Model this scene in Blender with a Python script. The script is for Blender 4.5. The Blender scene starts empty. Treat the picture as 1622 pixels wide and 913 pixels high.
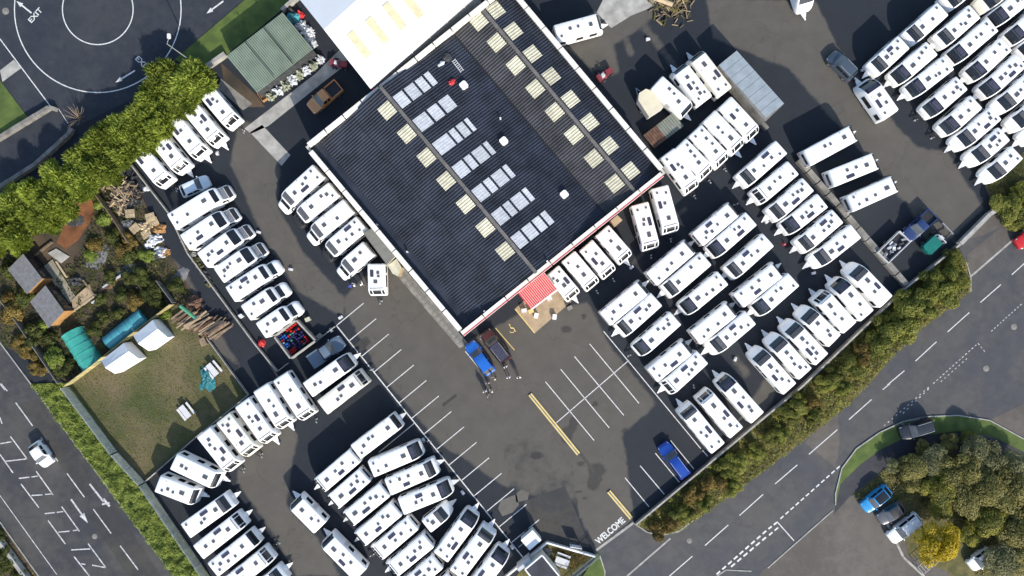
import bpy, math, random
import numpy as np
from mathutils import Vector, Matrix, noise as mnoise
R = random.Random(7)
rad = math.radians

# ---------------------------------------------------------------- camera, world, sun, exposure
H, F = 90.0, 1098.0                      # drone height (m), focal length in photo pixels
sc = bpy.context.scene
COL = sc.collection
cam = bpy.data.cameras.new('camera'); cam.sensor_width = 36; cam.lens = 36*F/1622
cam.clip_end = 3000; cam.clip_start = 0.5
camo = bpy.data.objects.new('camera', cam); COL.objects.link(camo)
camo.location = (0, 0, H); sc.camera = camo
SUN_EL, SUN_AZ = rad(31), math.atan2(-0.905, 0.425)      # direction towards the sun in the ground plane
world = bpy.data.worlds.new('World'); sc.world = world; world.use_nodes = True
wn = world.node_tree.nodes; wl = world.node_tree.links
sky = wn.new('ShaderNodeTexSky'); sky.sky_type = 'NISHITA'; sky.sun_disc = False
sky.sun_elevation = SUN_EL; sky.sun_rotation = math.pi/2 - SUN_AZ
wl.new(sky.outputs[0], wn['Background'].inputs[0]); wn['Background'].inputs[1].default_value = 0.15
sl = bpy.data.lights.new('sun', 'SUN'); sl.energy = 3.7; sl.angle = rad(0.53); sl.color = (1, 0.93, 0.82)
so = bpy.data.objects.new('sun', sl); COL.objects.link(so)
so.rotation_euler = Vector((math.cos(SUN_AZ)*math.cos(SUN_EL), math.sin(SUN_AZ)*math.cos(SUN_EL), math.sin(SUN_EL))).to_track_quat('Z', 'Y').to_euler()
sc.view_settings.view_transform = 'Standard'; sc.view_settings.look = 'None'
sc.view_settings.exposure = 0.70; sc.view_settings.gamma = 1

# ---------------------------------------------------------------- helpers
def P(x, y, z=0.0):
    s = (H-z)/F
    return Vector(((x-811)*s, (456.5-y)*s, z))
def crop(ox, oy, s):
    return lambda x, y: (ox+x/s, oy+y/s)

MATS = {}
def mat(name, col, rough=0.7, var=0.15, scale=2.0, bump=0.0, bscale=30, metal=0.0, col2=None, spec=0.5, detail=4, coat=0, rnd=0.0):
    if name in MATS: return MATS[name]
    m = bpy.data.materials.new(name); m.use_nodes = True
    n, l = m.node_tree.nodes, m.node_tree.links
    b = n['Principled BSDF']
    b.inputs['Roughness'].default_value = rough; b.inputs['Metallic'].default_value = metal
    b.inputs['Specular IOR Level'].default_value = spec
    b.inputs['Coat Weight'].default_value = coat
    tc = n.new('ShaderNodeTexCoord')
    nz = n.new('ShaderNodeTexNoise'); nz.inputs['Scale'].default_value = scale; nz.inputs['Detail'].default_value = detail
    l.new(tc.outputs['Object'], nz.inputs['Vector'])
    cr = n.new('ShaderNodeValToRGB')
    a = col2 or tuple(max(0, c*(1-var)) for c in col)
    e = col if col2 else tuple(min(1, c*(1+var)) for c in col)
    cr.color_ramp.elements[0].position = 0.32; cr.color_ramp.elements[0].color = (*a, 1)
    cr.color_ramp.elements[1].position = 0.68; cr.color_ramp.elements[1].color = (*e, 1)
    l.new(nz.outputs[0], cr.inputs[0])
    out = cr.outputs[0]
    if rnd:
        oi = n.new('ShaderNodeObjectInfo'); mr = n.new('ShaderNodeMapRange')
        mr.inputs[3].default_value = 1-rnd; mr.inputs[4].default_value = 1+rnd
        l.new(oi.outputs['Random'], mr.inputs[0])
        mx = n.new('ShaderNodeVectorMath'); mx.operation = 'SCALE'
        l.new(out, mx.inputs[0]); l.new(mr.outputs[0], mx.inputs['Scale']); out = mx.outputs[0]
    l.new(out, b.inputs['Base Color'])
    if bump:
        n2 = n.new('ShaderNodeTexNoise'); n2.inputs['Scale'].default_value = bscale; n2.inputs['Detail'].default_value = 3
        l.new(tc.outputs['Object'], n2.inputs['Vector'])
        bp = n.new('ShaderNodeBump'); bp.inputs['Strength'].default_value = bump; bp.inputs['Distance'].default_value = 0.05
        l.new(n2.outputs[0], bp.inputs['Height']); l.new(bp.outputs[0], b.inputs['Normal'])
    MATS[name] = m
    return m
def foliage_mat(name, dark, light, scale=0.9):
    m = mat(name, light, 0.6, 0, scale, col2=dark, spec=0.25, detail=6, rnd=0.22)
    n, l = m.node_tree.nodes, m.node_tree.links
    b = n['Principled BSDF']; o = n['Material Output']
    tr = n.new('ShaderNodeBsdfTranslucent'); mx = n.new('ShaderNodeMixShader'); mx.inputs[0].default_value = 0.3
    src = b.inputs['Base Color'].links[0].from_socket
    l.new(src, tr.inputs[0]); l.new(b.outputs[0], mx.inputs[1]); l.new(tr.outputs[0], mx.inputs[2]); l.new(mx.outputs[0], o.inputs[0])
    return m

class MB:
    def __init__(s): s.v = []; s.f = []
    def add(s, vs, fs):
        k = len(s.v); s.v += [tuple(v) for v in vs]; s.f += [tuple(i+k for i in f) for f in fs]; return s
    def prism(s, poly, z0, z1):                      # poly of (x,y), z0/z1 numbers or per-vertex lists
        n = len(poly)
        a = sum(poly[i][0]*poly[(i+1) % n][1]-poly[(i+1) % n][0]*poly[i][1] for i in range(n))
        if a < 0:
            poly = poly[::-1]
            if not np.isscalar(z1): z1 = z1[::-1]
        Z1 = [z1]*n if np.isscalar(z1) else z1
        vs = [(p[0], p[1], z0) for p in poly]+[(p[0], p[1], Z1[i]) for i, p in enumerate(poly)]
        fs = [tuple(range(n-1, -1, -1)), tuple(range(n, 2*n))]+[(i, (i+1) % n, n+(i+1) % n, n+i) for i in range(n)]
        return s.add(vs, fs)
    def box(s, x0, x1, y0, y1, z0, z1, b=0.0):
        if b <= 0: return s.prism([(x0, y0), (x1, y0), (x1, y1), (x0, y1)], z0, z1)
        return s.prism([(x0+b, y0), (x1-b, y0), (x1, y0+b), (x1, y1-b), (x1-b, y1), (x0+b, y1), (x0, y1-b), (x0, y0+b)], z0, z1)
    def bar(s, p, q, w, h=None, up=(0, 0, 1)):        # box section bar from p to q
        p, q = Vector(p), Vector(q); d = (q-p)
        if d.length < 1e-6: return s
        d.normalize(); u = Vector(up)
        if abs(d.dot(u)) > .95: u = Vector((1, 0, 0))
        a = d.cross(u).normalized()*w/2; c = a.cross(d).normalized()*(h or w)/2
        vs = [p-a-c, p+a-c, p+a+c, p-a+c, q-a-c, q+a-c, q+a+c, q-a+c]
        return s.add(vs, [(0, 1, 2, 3), (7, 6, 5, 4), (0, 4, 5, 1), (1, 5, 6, 2), (2, 6, 7, 3), (3, 7, 4, 0)])
    def tube(s, p, q, r0, r1=None, n=8):
        p, q = Vector(p), Vector(q); r1 = r0 if r1 is None else r1
        d = (q-p).normalized(); u = Vector((0, 0, 1)) if abs(d.z) < .9 else Vector((1, 0, 0))
        a = d.cross(u).normalized(); c = d.cross(a)
        vs = []
        for r, o in ((r0, p), (r1, q)):
            vs += [o+(a*math.cos(2*math.pi*i/n)+c*math.sin(2*math.pi*i/n))*r for i in range(n)]
        return s.add(vs, [tuple(range(n)), tuple(range(2*n-1, n-1, -1))]+[(i, n+i, n+(i+1) % n, (i+1) % n) for i in range(n)])
    def build(s, name, m, parent=None, smooth=False):
        me = bpy.data.meshes.new(name); me.from_pydata(s.v, [], s.f); me.materials.append(m)
        if smooth: me.polygons.foreach_set('use_smooth', [True]*len(me.polygons))
        me.update()
        if smooth == 'angle': me.set_sharp_from_angle(angle=rad(32))
        o = bpy.data.objects.new(name, me); COL.objects.link(o)
        if parent: o.parent = parent
        return o

def tag(o, label, cat, group=None):
    o['label'] = label; o['category'] = cat
    if group: o['group'] = group
    return o
def thing(name, label, cat, loc=(0, 0, 0), rz=0.0, group=None):
    o = bpy.data.objects.new(name, None); COL.objects.link(o); o.empty_display_size = .3
    o.location = loc; o.rotation_euler = (0, 0, rz)
    return tag(o, label, cat, group)
def struct(o): o['kind'] = 'structure'; return o
def dup(root, loc, rz=0.0, label=None, sc_=None):
    r = root.copy(); COL.objects.link(r); r.location = loc; r.rotation_euler = (0, 0, rz)
    if label: r['label'] = label
    if sc_: r.scale = sc_
    for ch in list(root.children):
        c = ch.copy(); COL.objects.link(c); c.parent = r
        for g in list(ch.children):
            d = g.copy(); COL.objects.link(d); d.parent = c
    return r
ORD = 'first second third fourth fifth sixth seventh eighth ninth tenth eleventh twelfth thirteenth fourteenth fifteenth sixteenth'.split()
def poly_px(pts, z=0.0): return [tuple(P(x, y, z)[:2]) for x, y in pts]
def sheet(name, pts, z, m, parent=None):
    mb = MB(); q = poly_px(pts); n = len(q)
    a = sum(q[i][0]*q[(i+1) % n][1]-q[(i+1) % n][0]*q[i][1] for i in range(n))
    if a < 0: q = q[::-1]
    mb.add([(x, y, z) for x, y in q], [tuple(range(n))])
    return mb.build(name, m, parent)
def frame(f, r, zf, zr):      # place a local frame: front and rear pixel -> centre, heading, length
    a, b = P(*f, zf), P(*r, zr); d = Vector((a.x-b.x, a.y-b.y)); c = (a+b)/2
    return (c.x, c.y, 0), math.atan2(d.y, d.x), d.length

# ---------------------------------------------------------------- materials
M = {}
M['white'] = mat('white_gelcoat', (.84, .84, .83), .3, .015, .8, coat=.2, rnd=.04)
M['whitegrey'] = mat('grey_white_panel', (.62, .62, .62), .4, .06, 1.5)
M['cream'] = mat('cream_gelcoat', (.66, .60, .44), .35, .07, 1.0)
M['offwhite'] = mat('off_white_gelcoat', (.76, .73, .63), .35, .05, 1.0)
M['windscreen'] = mat('sky_lightened_windscreen', (.085, .092, .098), .12, .25, 1.5, spec=.7)  # lighter than the other glass: sky reflection painted into the base colour
M['glass'] = mat('tinted_glass', (.012, .014, .018), .06, .3, 1, spec=.6)
M['hatch'] = mat('rooflight_acrylic', (.085, .085, .09), .3, .3, 6)
M['solar'] = mat('blue_black_panel', (.05, .05, .075), .2, .25, 5)
M['screen'] = mat('grey_screen_cover', (.22, .22, .23), .4, .2, 4)
M['tyre'] = mat('black_rubber', (.018, .018, .02), .8, .2, 6)
M['rim'] = mat('alloy_wheel', (.5, .5, .52), .3, .1, 6, metal=.8)
M['steel'] = mat('galvanised_steel', (.42, .43, .44), .4, .15, 4, metal=.5)
M['blackpl'] = mat('black_plastic', (.02, .02, .022), .5, .3, 5)
M['redlamp'] = mat('red_lamp_lens', (.4, .01, .01), .2, .1)
M['lamp'] = mat('headlamp_lens', (.75, .78, .8), .1, .1)
M['paint'] = mat('white_road_paint', (.72, .72, .70), .6, 0, 3.5, col2=(.46, .46, .45), detail=10)
M['paintw'] = mat('worn_white_road_paint', (.62, .62, .61), .7, 0, 2.5, col2=(.3, .3, .3), detail=8)
M['yellow'] = mat('yellow_road_paint', (.72, .56, .18), .6, 0, 3, col2=(.6, .46, .18), detail=8)
M['conc'] = mat('pale_concrete', (.34, .33, .30), .85, .25, .8, bump=.3, detail=8)
M['concd'] = mat('weathered_concrete', (.20, .19, .17), .9, .35, .9, bump=.3, detail=8)
M['kerb'] = mat('kerb_concrete', (.32, .31, .28), .85, .25, 1.5, detail=8)
M['tan'] = mat('tan_paving', (.36, .27, .17), .8, .15, 1.2, detail=8)
M['wood'] = mat('weathered_timber', (.20, .145, .095), .8, .35, 3, rnd=.3)
M['pale_wood'] = mat('fresh_timber', (.43, .34, .21), .75, .2, 3, rnd=.2)
M['orange_wood'] = mat('orange_stained_timber', (.34, .18, .065), .6, .2, 3)
M['dark_roof'] = mat('navy_metal_roof', (.022, .026, .038), .45, .45, .5, spec=.5, detail=10)
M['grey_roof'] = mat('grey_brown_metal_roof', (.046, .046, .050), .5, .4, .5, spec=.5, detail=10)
M['parapet'] = mat('cream_white_coping', (.72, .69, .62), .6, .08, .8)
M['wallw'] = mat('cream_cladding_wall', (.5, .47, .40), .7, .1, .5)
M['red'] = mat('red_fascia', (.5, .03, .035), .45, .12, 1.0)
M['redroof'] = mat('red_ribbed_canopy', (.42, .03, .035), .5, .18, 1)
M['skycream'] = mat('cream_rooflight', (.54, .51, .38), .5, .16, 1.5, rnd=.12)
M['skywhite'] = mat('grey_white_rooflight', (.50, .52, .545), .4, .15, 2.0, detail=8, rnd=.1)
M['whiteroof'] = mat('white_metal_roof', (.80, .80, .79), .5, .03, .5)
M['yellowlight'] = mat('yellowed_rooflight', (.62, .56, .36), .5, .12, 1.5)
M['greenroof'] = mat('green_sheet_roof', (.18, .225, .17), .6, .15, .8, detail=8)
M['bluegrey'] = mat('blue_grey_sheet_roof', (.26, .30, .33), .5, .12, 1)
M['rust'] = mat('rusty_planks', (.13, .07, .045), .85, .4, 1.5, detail=8)
M['teal'] = mat('teal_polythene', (.05, .32, .26), .35, .2, 1.2, detail=6)
M['bluetarp'] = mat('blue_teal_polythene', (.07, .30, .34), .35, .2, 1.2, detail=6)
M['gazebo'] = mat('white_canvas', (.78, .78, .77), .8, .04, 2)
M['slate'] = mat('grey_felt_shingle', (.15, .15, .155), .85, .2, 2.5, detail=8)
M['blacktarp'] = mat('black_scrap', (.04, .042, .045), .7, .5, 3, detail=8)
M['scrapw'] = mat('pale_scrap_plastic', (.5, .52, .55), .5, .35, 3, detail=8)
M['tealtarp'] = mat('teal_tarpaulin', (.03, .17, .19), .5, .4, 3)
M['skin'] = mat('skin', (.45, .28, .2), .6, .08)
M['hair'] = mat('dark_hair', (.05, .035, .025), .7, .2, 9)
M['grass'] = mat('mown_grass', (.10, .145, .028), .9, 0, .7, col2=(.05, .08, .016), bump=.6, bscale=8, detail=10)
M['paddock'] = mat('patchy_dry_grass', (.14, .11, .058), .95, 0, .22, col2=(.05, .064, .018), bump=.7, bscale=7, detail=12)
M['earth'] = mat('brown_earth', (.10, .068, .04), .95, 0, .35, col2=(.035, .03, .022), bump=.8, bscale=5, detail=12)
M['redearth'] = mat('orange_clay', (.17, .068, .026), .95, .45, .6, bump=.6, bscale=5, detail=10)
M['fgreen_'] = mat('dull_green_wrap', (.28, .30, .22), .4, .4, 4, detail=8)
M['leafpile'] = mat('leaf_litter', (.15, .125, .045), .95, 0, 1.0, col2=(.055, .06, .018), bump=.8, bscale=6, detail=12)
M['conifer'] = foliage_mat('conifer_leaf', (.10, .145, .018), (.36, .42, .07), 1.1)
M['hedge'] = foliage_mat('hedge_leaf', (.065, .085, .014), (.29, .29, .055), .8)
M['tree'] = foliage_mat('tree_leaf', (.075, .08, .02), (.34, .30, .09), .6)
M['tree2'] = foliage_mat('grey_green_leaf', (.085, .095, .035), (.34, .33, .16), .7)
M['tree3'] = foliage_mat('yellow_green_leaf', (.09, .10, .015), (.38, .35, .06), .7)
M['yellowtree'] = foliage_mat('yellow_leaf', (.36, .27, .012), (.6, .46, .03), .9)
M['ivy'] = foliage_mat('ground_cover_leaf', (.09, .14, .02), (.33, .39, .08), 1.0)
M['shrub'] = foliage_mat('dark_shrub_leaf', (.025, .04, .008), (.14, .15, .035), .7)
M['brownbush'] = foliage_mat('autumn_leaf', (.09, .065, .015), (.28, .2, .055), .8)
M['bark'] = mat('bark', (.10, .075, .05), .9, .3, 3)

def asphalt(name, dark, brown, attr=False, lo=.35, hi=.65):
    m = bpy.data.materials.new(name); m.use_nodes = True
    n, l = m.node_tree.nodes, m.node_tree.links; b = n['Principled BSDF']
    tc = n.new('ShaderNodeTexCoord')
    def nz(scale, det=6, rough=.6):
        t = n.new('ShaderNodeTexNoise'); t.inputs['Scale'].default_value = scale; t.inputs['Detail'].default_value = det
        t.inputs['Roughness'].default_value = rough
        l.new(tc.outputs['Object'], t.inputs['Vector']); return t.outputs[0]
    def math_(op, a, c):
        t = n.new('ShaderNodeMath'); t.operation = op
        for i, v in enumerate((a, c)):
            if hasattr(v, 'links'): l.new(v, t.inputs[i])
            else: t.inputs[i].default_value = v
        return t.outputs[0]
    big = nz(.12, 8)
    if attr:
        at = n.new('ShaderNodeAttribute'); at.attribute_name = 'dust'
        v = math_('ADD', at.outputs['Fac'], math_('MULTIPLY', math_('SUBTRACT', big, .5), .7))
        v = math_('ADD', v, math_('MULTIPLY', math_('SUBTRACT', nz(.7, 8), .5), .45))
    else: v = math_('ADD', big, math_('MULTIPLY', math_('SUBTRACT', nz(.9, 8), .5), .4))
    mr = n.new('ShaderNodeMapRange'); mr.inputs[1].default_value = lo; mr.inputs[2].default_value = hi; mr.interpolation_type = 'SMOOTHSTEP'
    l.new(v, mr.inputs[0])
    mx = n.new('ShaderNodeMix'); mx.data_type = 'RGBA'
    mx.inputs[6].default_value = (*dark, 1); mx.inputs[7].default_value = (*brown, 1)
    l.new(mr.outputs[0], mx.inputs[0])
    fine = math_('ADD', .87, math_('MULTIPLY', nz(9, 6, .75), .26))
    fine = math_('MULTIPLY', fine, math_('ADD', .72, math_('MULTIPLY', nz(.45, 9, .65), .56)))
    s = n.new('ShaderNodeVectorMath'); s.operation = 'SCALE'
    l.new(mx.outputs[2], s.inputs[0]); l.new(fine, s.inputs['Scale']); out = s.outputs[0]
    if attr:
        aw = n.new('ShaderNodeAttribute'); aw.attribute_name = 'stain'
        m2 = n.new('ShaderNodeMix'); m2.data_type = 'RGBA'; m2.inputs[7].default_value = (.016, .016, .018, 1)
        sv = n.new('ShaderNodeMapRange'); sv.inputs[1].default_value = .35; sv.inputs[2].default_value = .6
        l.new(math_('ADD', aw.outputs['Fac'], math_('MULTIPLY', math_('SUBTRACT', nz(1.3, 6), .5), .6)), sv.inputs[0])
        l.new(math_('MULTIPLY', sv.outputs[0], .55), m2.inputs[0]); l.new(out, m2.inputs[6]); out = m2.outputs[2]
        # thin cracks and sealed joints
    vo = n.new('ShaderNodeTexVoronoi'); vo.feature = 'DISTANCE_TO_EDGE'; vo.inputs['Scale'].default_value = .11
    wv = n.new('ShaderNodeVectorMath'); wv.operation = 'ADD'
    cn = n.new('ShaderNodeTexNoise'); cn.inputs['Scale'].default_value = .6; cn.inputs['Detail'].default_value = 6
    l.new(tc.outputs['Object'], cn.inputs['Vector']); l.new(tc.outputs['Object'], wv.inputs[0])
    cs = n.new('ShaderNodeVectorMath'); cs.operation = 'SCALE'; cs.inputs['Scale'].default_value = 2.2
    l.new(cn.outputs['Color'], cs.inputs[0]); l.new(cs.outputs[0], wv.inputs[1]); l.new(wv.outputs[0], vo.inputs['Vector'])
    ck = n.new('ShaderNodeMapRange'); ck.inputs[1].default_value = 0; ck.inputs[2].default_value = .006; ck.inputs[3].default_value = .78; ck.inputs[4].default_value = 1
    l.new(vo.outputs['Distance'], ck.inputs[0])
    s2 = n.new('ShaderNodeVectorMath'); s2.operation = 'SCALE'; l.new(out, s2.inputs[0]); l.new(ck.outputs[0], s2.inputs['Scale']); out = s2.outputs[0]
    l.new(out, b.inputs['Base Color']); b.inputs['Roughness'].default_value = .82; b.inputs['Specular IOR Level'].default_value = .3
    bp = n.new('ShaderNodeBump'); bp.inputs['Strength'].default_value = .35; bp.inputs['Distance'].default_value = .02
    l.new(nz(14, 5, .7), bp.inputs['Height']); l.new(bp.outputs[0], b.inputs['Normal'])
    MATS[name] = m; return m
M['yard'] = asphalt('yard_asphalt', (.020, .024, .031), (.090, .083, .072), True)
M['road'] = asphalt('road_asphalt', (.060, .063, .070), (.084, .081, .078))
M['roadl'] = asphalt('dark_road_asphalt', (.042, .044, .050), (.072, .069, .065))
M['circle'] = asphalt('blue_black_asphalt', (.026, .031, .042), (.040, .044, .051))
M['carpark'] = asphalt('brown_car_park_asphalt', (.090, .080, .072), (.118, .105, .092))
M['path'] = asphalt('path_asphalt', (.035, .037, .045), (.05, .05, .055))

# ---------------------------------------------------------------- ground
def in_poly(px, py, poly):
    ins = np.zeros(px.shape, bool); n = len(poly)
    for i in range(n):
        x0, y0 = poly[i]; x1, y1 = poly[(i+1) % n]
        if y0 == y1: continue
        c = ((y0 > py) != (y1 > py)) & (px < (x1-x0)*(py-y0)/(y1-y0)+x0)
        ins ^= c
    return ins
def seg_dist(px, py, a, b):
    dx, dy = b[0]-a[0], b[1]-a[1]; t = np.clip(((px-a[0])*dx+(py-a[1])*dy)/(dx*dx+dy*dy+1e-9), 0, 1)
    return np.hypot(px-a[0]-t*dx, py-a[1]-t*dy)
def sdf(px, py, poly):
    d = np.full(px.shape, 1e9)
    for i in range(len(poly)): d = np.minimum(d, seg_dist(px, py, poly[i], poly[(i+1) % len(poly)]))
    return np.where(in_poly(px, py, poly), -d, d)
big = MB(); big.add([(-1500, -1500, -.05), (1500, -1500, -.05), (1500, 1500, -.05), (-1500, 1500, -.05)], [(0, 1, 2, 3)])
struct(big.build('ground', M['earth']))
nx, ny = 460, 270
gx, gy = np.meshgrid(np.linspace(-95, 95, nx), np.linspace(-56, 56, ny))
PX, PY = gx*F/H+811, 456.5-gy*F/H
dust = np.zeros(PX.shape)
DUST = [  # brown dusty driven surfaces, dark clean asphalt elsewhere
    [(540, 478), (600, 420), (640, 440), (735, 545), (820, 500), (930, 480), (960, 540), (1040, 640), (985, 690), (1005, 820), (945, 872), (905, 800), (830, 790), (700, 705), (600, 590)],
    [(380, 190), (425, 205), (445, 270), (440, 330), (480, 400), (545, 470), (545, 505), (470, 460), (420, 380), (395, 330), (365, 260)],
    [(440, 640), (470, 690), (462, 740), (455, 800), (500, 850), (540, 913), (470, 913), (440, 860), (400, 800), (375, 765), (385, 720)],
    [(1120, 0), (1290, 0), (1330, 80), (1420, 200), (1520, 300), (1560, 330), (1480, 400), (1440, 330), (1330, 200), (1250, 110), (1130, 60)],
    [(940, 20), (1035, 0), (1070, 0), (1020, 40), (960, 80), (975, 110), (940, 110), (900, 80), (860, 80)],
    [(1420, 230), (1500, 240), (1560, 330), (1500, 370), (1440, 320)],
    [(260, 395), (300, 440), (330, 500), (380, 580), (350, 560), (290, 470), (250, 420)],
    [(1275, 500), (1310, 500), (1180, 700), (1150, 700)],
    [(270, 305), (280, 300), (285, 340), (275, 345)],
]
for p in DUST: dust = np.maximum(dust, 1/(1+np.exp(sdf(PX, PY, p)/5.0)))
for a, b, w in [((1020, 40), (1075, 115), 10), ((960, 60), (970, 110), 12), ((990, 60), (1000, 85), 7), ((1000, 420), (1085, 330), 6), ((1165, 570), (1180, 590), 10), ((1250, 320), (1290, 350), 8)]:
    dust = np.maximum(dust, .75/(1+np.exp((seg_dist(PX, PY, a, b)-w)/4)))
dust *= np.where(sdf(PX, PY, [(790, 700), (905, 690), (925, 870), (830, 885)]) < 0, .62, 1)
stain = np.zeros(PX.shape)
for x, y, rx, ry in [(897, 522, 9, 5), (925, 502, 5, 4), (908, 672, 7, 12), (898, 690, 9, 14), (945, 745, 14, 12), (940, 765, 10, 12), (850, 722, 10, 6), (905, 825, 9, 8), (927, 790, 3, 4), (918, 778, 6, 2), (942, 640, 5, 4), (990, 683, 6, 5), (920, 735, 7, 4), (800, 775, 6, 5)]:
    stain = np.maximum(stain, np.exp(-(((PX-x)/rx)**2+((PY-y)/ry)**2)*.7))
verts = np.stack([gx, gy, np.zeros(gx.shape)], -1).reshape(-1, 3)
idx = np.arange(nx*ny).reshape(ny, nx)
quads = np.stack([idx[:-1, :-1], idx[:-1, 1:], idx[1:, 1:], idx[1:, :-1]], -1).reshape(-1, 4)
me = bpy.data.meshes.new('yard'); me.vertices.add(len(verts)); me.vertices.foreach_set('co', verts.ravel())
me.loops.add(quads.size); me.loops.foreach_set('vertex_index', quads.ravel())
me.polygons.add(len(quads)); me.polygons.foreach_set('loop_start', np.arange(0, quads.size, 4))
me.update(calc_edges=True)
for nm, arr in (('dust', dust), ('stain', stain)):
    at = me.attributes.new(nm, 'FLOAT', 'POINT'); at.data.foreach_set('value', arr.ravel().astype(np.float32))
me.materials.append(M['yard'])
yard = bpy.data.objects.new('yard', me); COL.objects.link(yard); struct(yard)

L1, L2, L3, L4, LM = .004, .008, .012, .016, .020
left_road = struct(sheet('main_road', [(-60, 470), (-60, 460), (0, 542), (50, 609), (280, 921), (330, 990), (-120, 990), (-200, 800)], L1, M['roadl']))
circle = struct(sheet('turning_circle_road', [(-120, -80), (400, -80), (395, 0), (325, 60), (278, 94), (225, 150), (112, 205), (0, 300), (-120, 360)], L1, M['circle']))
right_road = struct(sheet('estate_road', [(945, 874), (1004, 829), (1045, 848), (1075, 842), (1117, 813), (1217, 741), (1346, 640), (1440, 537), (1537, 462), (1530, 415), (1517, 388), (1563, 338), (1622, 290), (1800, 180), (1800, 990), (880, 990), (958, 905)], L1, M['road']))
carpark = struct(sheet('car_park', [(1207, 905), (1319, 809), (1345, 788), (1400, 745), (1622, 640), (1800, 640), (1800, 990), (1150, 990)], L2, M['carpark']))
path = struct(sheet('footpath', [(1321, 815), (1330, 767), (1363, 735), (1396, 711), (1433, 693), (1517, 683), (1622, 705), (1800, 760), (1800, 800), (1622, 735), (1517, 712), (1467, 708), (1416, 729), (1345, 788)], L3, M['path']))
ISL = [(1323, 800), (1323, 782), (1333, 742), (1356, 711), (1393, 685), (1430, 668), (1470, 660), (1517, 658), (1567, 666), (1622, 696), (1700, 745), (1700, 770), (1622, 716), (1567, 690), (1517, 683), (1433, 693), (1396, 711), (1363, 735), (1331, 766)]
island = struct(MB().prism(poly_px(ISL), 0, .10).build('grass_island', M['grass']))
gtop = struct(MB().prism(poly_px([(277, 95), (400, -10), (480, -12), (406, 50), (322, 116)]), 0, .08).build('grass_bank', M['grass']))
gleft = struct(MB().prism(poly_px([(-60, 60), (0, 127), (45, 187), (0, 222), (-60, 270)]), 0, .08).build('grass_plot', M['grass']))
verge = struct(MB().prism(poly_px([(48, 608), (108, 606), (187, 716), (231, 764), (336, 918), (282, 921)]), 0, .10).build('grass_verge', M['ivy']))
verge2 = struct(MB().prism(poly_px([(-40, 780), (0, 828), (63, 913), (100, 965), (-60, 965)]), 0, .10).build('far_verge', M['earth']))
paddock = struct(MB().prism(poly_px([(110, 611), (278, 481), (330, 535), (394, 624), (311, 693), (231, 762), (187, 715)]), 0, .06).build('paddock', M['paddock']))
garden = struct(MB().prism(poly_px([(0, 544), (108, 606), (278, 481), (345, 530), (270, 405), (215, 290), (150, 290), (0, 400), (-60, 440)]), 0, .05).build('garden_ground', M['earth']))
hedgebed = struct(MB().prism(poly_px([(1004, 829), (1217, 652), (1266, 612), (1430, 458), (1515, 391), (1530, 415), (1537, 462), (1440, 537), (1346, 640), (1217, 741), (1117, 813), (1075, 842), (1045, 848)]), 0, .10).build('hedge_bank', M['leafpile']))
bank2 = struct(MB().prism(poly_px([(1520, 382), (1622, 300), (1720, 230), (1720, 260), (1622, 340), (1560, 372)]), 0, .06).build('path_strip', M['carpark']))
gcorner = struct(MB().prism(poly_px([(948, 876), (958, 905), (950, 990), (870, 990)]), 0, .10).build('grass_corner', M['grass']))
treebed = struct(MB().prism(poly_px([(1350, 785), (1416, 731), (1467, 711), (1622, 740), (1720, 780), (1720, 960), (1540, 960), (1500, 905), (1440, 880), (1420, 800)]), 0, .05).build('tree_bank', M['leafpile']))
corner_plot = struct(MB().prism(poly_px([(866, 858), (942, 878), (890, 925), (855, 935), (800, 935), (835, 890)]), 0, .05).build('corner_plot', M['leafpile']))
clay = struct(sheet('clay_patch', [(112, 335), (130, 300), (150, 300), (150, 340), (125, 380), (105, 395), (90, 385)], .056, M['redearth']))
yard_strip = struct(sheet('gravel_strip', [(262, 470), (0, 0), (0, 0)], -.01, M['earth'])) if False else None
rough_patch = struct(MB().prism(poly_px([(1560, 295), (1622, 240), (1700, 180), (1720, 230), (1622, 300), (1575, 330)]), 0, .05).build('weed_strip', M['paddock']))
for nm, pts, m in [('concrete_strip', [(387, 204), (470, 140), (500, 117), (540, 77), (552, 92), (545, 105), (500, 140), (425, 200), (398, 212)], 'conc'),
                   ('concrete_patch', [(396, 210), (415, 198), (460, 246), (446, 263)], 'conc'),
                   ('concrete_slab', [(955, 0), (1035, -20), (1050, 5), (1000, 25), (968, 45), (945, 20)], 'conc'),
                   ('concrete_bay', [(622, 110), (668, 70), (680, 85), (640, 118)], 'concd'),
                   ('pale_apron', [(0, 112), (22, 95), (34, 108), (4, 130)], 'conc'),
                   ('entrance_pad', [(815, 490), (880, 432), (905, 478), (847, 528)], 'tan'),
                   ('bollard_plinth', [(350, 125), (400, 165), (385, 175), (345, 140)], 'concd')]:
    struct(sheet(nm, pts, L3, M[m]))
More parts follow.
